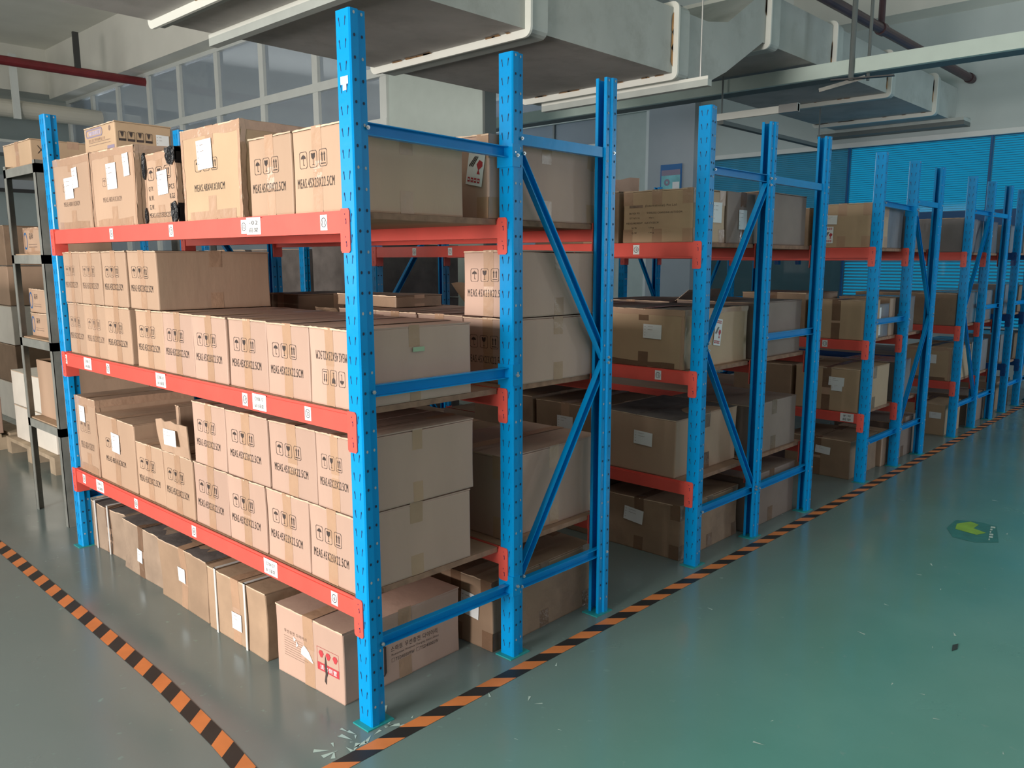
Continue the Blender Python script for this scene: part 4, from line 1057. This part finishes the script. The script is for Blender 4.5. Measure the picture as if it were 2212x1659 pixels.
# --- fourth rack
rx = 5.60
zs = R4L[2]
carton(rx - .43 + .45, .07, zs, .36, .36, .26, 'wrapped carton at the front, fourth rack top shelf', 'card_wrap', tapes='none')
carton(rx + .40, .08, zs, .28, .36, .255, 'second wrapped carton, fourth rack top shelf', 'card_wrap', tapes='none')
carton(rx + .72, .08, zs, .32, .36, .26, 'shiny wrapped carton in the back bay, fourth rack top shelf', 'card_wrap', tapes='none', labels=[('ship', 'S', .1, .15, .1, .06, .3)])
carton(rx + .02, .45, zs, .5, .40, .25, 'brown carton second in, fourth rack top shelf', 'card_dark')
zs = R4L[1]
carton(rx + .01, .07, zs, .30, .34, .25, 'brown and plastic wrapped carton, fourth rack middle shelf', 'card_dark', tapes='none', labels=())
carton(rx + .32, .08, zs, .30, .36, .25, 'second wrapped carton, fourth rack middle shelf', 'card_wrap', tapes='none')
carton(rx + .68, .08, zs, .38, .36, .255, 'third wrapped carton, fourth rack middle shelf', 'card_wrap', tapes='none')
carton(rx + .02, .46, zs, .5, .40, .25, 'brown carton second in, fourth rack middle shelf', 'card_dark')
zs = R4L[0]
carton(rx + .01, .07, zs, .50, .36, .265, 'carton with white label, fourth rack lowest shelf', 'card_yellow', labels=[('ship', 'F', .2, .17, .10, .07, 0.)], tapes='wrapcorner', tape_m='tape_dark')
carton(rx + .56, .08, zs, .50, .40, .27, 'wrapped grey carton, back bay of fourth rack lowest shelf', 'card_wrap', tapes='none')
carton(rx + .02, .09, 0, .42, .40, .25, 'tan carton on the floor of the fourth rack', 'card_yellow', tapes='std', tape_m='tape_dark', labels=[('ship', 'F', .33, .16, .09, .05, 0.)])
carton(rx + .60, .08, 0, .50, .40, .26, 'grey carton on the floor, back bay of the fourth rack', 'card_grey', tapes='none')
# --- farthest rack
rx = 7.10
for k, (zz, hh, name) in enumerate(((1.45, .25, 'top'), (.90, .27, 'middle'), (.45, .26, 'lowest'))):
    carton(rx + .06, .10, zz, .48, .40, hh, 'dark wrapped carton, farthest rack ' + name + ' shelf front', 'card_wrap', tapes='none')
    carton(rx + .56, .10, zz, .48, .40, hh - .02, 'brown carton, farthest rack ' + name + ' shelf behind the wrapped one', 'card_dark', tapes='none')
carton(rx + .06, .10, 0, .48, .40, .27, 'dark carton on the floor of the farthest rack', 'card_dark', tapes='none')
t = empty('wooden_board', (7.95, .05, 0)); tag(t, 'reddish brown board standing upright at the right edge', 'board')
q = MB(); q.box((7.83, -.03, .0), (8.9, -.012, 1.02), 'rust_board'); at(q, 'board_panel', t)
q = MB(); q.box((7.95, -.036, .0), (8.9, -.030, 1.02), 'board_violet'); at(q, 'violet_face', t)

# ---------------------------------------------------------------- grey angle-steel shelf at the left
t = empty('angle_steel_shelf', (.5, 2.93, 0)); tag(t, 'worn grey angle-steel shelf left of the nearest rack', 'shelf')
X0, X1_, Y0, Y1_ = .06, .95, 2.665, 3.16
for (x, sx) in ((X0, 1), (X1_, -1)):
    for (y, sy) in ((Y0, 1), (Y1_, -1)):
        q = MB(); q.box((min(x, x + sx * .003), min(y, y + sy * .036), 0), (max(x, x + sx * .003), max(y, y + sy * .036), 1.84), 'steel_grey')
        q.box((min(x, x + sx * .036), min(y, y + sy * .003), 0), (max(x, x + sx * .036), max(y, y + sy * .003), 1.84), 'steel_grey'); at(q, 'leg', t)
for z in (1.82, 1.385, .953, .515):
    q = MB()
    for x in (X0, X1_ - .003): q.box((x, Y0, z - .040), (x + .003, Y1_, z), 'steel_grey')
    for y in (Y0, Y1_ - .003): q.box((X0, y, z - .040), (X1_, y + .003, z), 'steel_grey')
    q.box((X0, Y0, z), (X1_, Y1_, z + .003), 'steel_grey'); q.box((X0 + .01, Y0 + .01, z + .003), (X1_ - .01, Y1_ - .01, z + .009), 'plywood'); at(q, 'shelf_deck', t)


def xmark(q, FR, d, w, h):
    s = FR['S']
    for k in (-1, 1): q.mark(s, [(d * .12 - .015 * k - .002, h * .45), (d * .12 - .015 * k + .002, h * .45), (d * .12 + .015 * k + .002, h * .75), (d * .12 + .015 * k - .002, h * .75)], 'ink')


def logo(q, FR, d, w, h):
    f = FR['F']; q.ring(f, w * .12, h * .5, .045, .036, 'poster_blue', sx=.6); q.text(f, '易碎', w * .45, h * .68, w * .22, h * .24, 'ink'); q.rect(f, w * .28, h * .25, w * .75, h * .28, 'ink_faint'); q.rect(f, w * .28, h * .35, w * .75, h * .37, 'ink_faint')


carton(.10, 2.84, 1.83, .40, .43, .13, 'plain carton on top of the grey angle-steel shelf', 'card_yellow', [xmark])
carton(.12, 2.88, 1.395, .35, .27, .135, 'printed carton on the upper deck of the angle-steel shelf', 'card_tan', [logo], tapes='wrapcorner')
carton(.12, 2.89, .963, .35, .26, .125, 'lower carton of a printed pair on the angle-steel shelf', 'card_tan', [logo], tapes='none')
carton(.12, 2.90, 1.089, .35, .25, .125, 'upper carton of a printed pair on the angle-steel shelf', 'card_tan', [logo], tapes='none')
carton(.12, 2.70, .525, .42, .44, .31, 'open brown carton on the lowest deck of the angle-steel shelf', 'card_tan', open_top=True, tapes='cross')
carton(.30, 2.64, 0, .35, .32, .17, 'bottom carton of the stack under the angle-steel shelf', 'card_dusty', tapes='none')
carton(.31, 2.65, .171, .33, .30, .19, 'top carton of the stack under the angle-steel shelf', 'card_tan', tapes='none')

# ---------------------------------------------------------------- pallets and stacks at the far left


def pallet(x, y, label, sx=1.0, sy=1.0):
    p = empty('pallet', (x, y, 0)); tag(p, label, 'pallet')
    for k in range(3):
        q = MB(); q.box((0, k * (sy - .1) / 2, 0), (sx, k * (sy - .1) / 2 + .1, .09), 'pallet_wood'); q.build('runner', p)
    for k in range(6):
        q = MB(); q.box((k * (sx - .12) / 5, 0, .09), (k * (sx - .12) / 5 + .12, sy, .115), 'pallet_wood'); q.build('deck_board', p)
    return p


pallet(.38, 3.86, 'wooden pallet under the tall white cartons')
for k in range(2):
    carton(.42, 3.93, .117 + k * .245, .5, .82, .242, ['lower tall white carton on the pallet behind the shelf', 'upper tall white carton on the pallet behind the shelf'][k], 'card_white', tapes='none')
    carton(.95, 3.93, .117 + k * .245, .42, .82, .242, ['lower brown carton behind the white ones on the pallet', 'upper brown carton behind the white ones on the pallet'][k], 'card_dark', tapes='none')
pallet(-.45, 4.95, 'wooden pallet under the brown stack at the left edge')
for k in range(4):
    carton(-.42, 4.98, .117 + k * .27, .82, .85, .266, ['bottom', 'second', 'third', 'top'][k] + ' brown carton of the pallet stack at the left edge', 'card_dark' if k % 2 else 'card_pink', tapes='cross')
carton(.95, 3.4, 0, .5, .4, .5, 'dark carton on the floor behind the angle-steel shelf', 'card_dark')
carton(.98, 3.42, .502, .45, .36, .4, 'pale carton stacked behind the angle-steel shelf', 'card_white')
# a blue rack far behind the angle-steel shelf
t = empty('storage_rack', (1.4, 3.3, 0)); tag(t, 'blue rack with blue beams behind the grey angle-steel shelf', 'rack')
for y in (3.45, 6.2):
    for x in (2.0, 2.6): make_post(t, x - 1.4, y - 3.3, -1, True)
for z in (1.10, 1.72):
    q = MB(); q.box((2.0, 3.5, z - .1), (2.04, 6.2, z), 'blue_dark'); at(q, 'beam', t)
    q = MB(); q.box((2.04, 3.5, z - .02), (2.6, 6.2, z), 'board'); at(q, 'shelf_board', t)
for k in range(3):  # cartons here coloured dark to stand in for shade
    carton(2.06, 3.6 + k * .8, 1.722, .5, .7, .14, ['nearest', 'middle', 'farthest'][k] + ' flat carton on top of the blue rear rack', 'card_dust_shade')
    carton(2.06, 3.6 + k * .8, 1.102, .5, .7, .35, ['nearest', 'middle', 'farthest'][k] + ' dark carton on the lower beam of the blue rear rack', 'card_dust_shade')

for k in range(4):
    carton(2.0, 2.62, k * .37, .75, .72, .366, ['bottom', 'second', 'third', 'top'][k] + ' shade-dark carton of the added stack left of the second rack', 'card_dust_shade', tapes='none')  # added stack; its dark colour stands in for shade in the gap
for k in range(5):
    carton(.80, 6.0, k * .33, .7, .7, .326, ['bottom', 'second', 'third', 'fourth', 'top'][k] + ' carton of the far stack seen through the angle-steel shelf', ('card_white', 'card_dark', 'card_white', 'card_tan', 'card_dark')[k], tapes='cross')
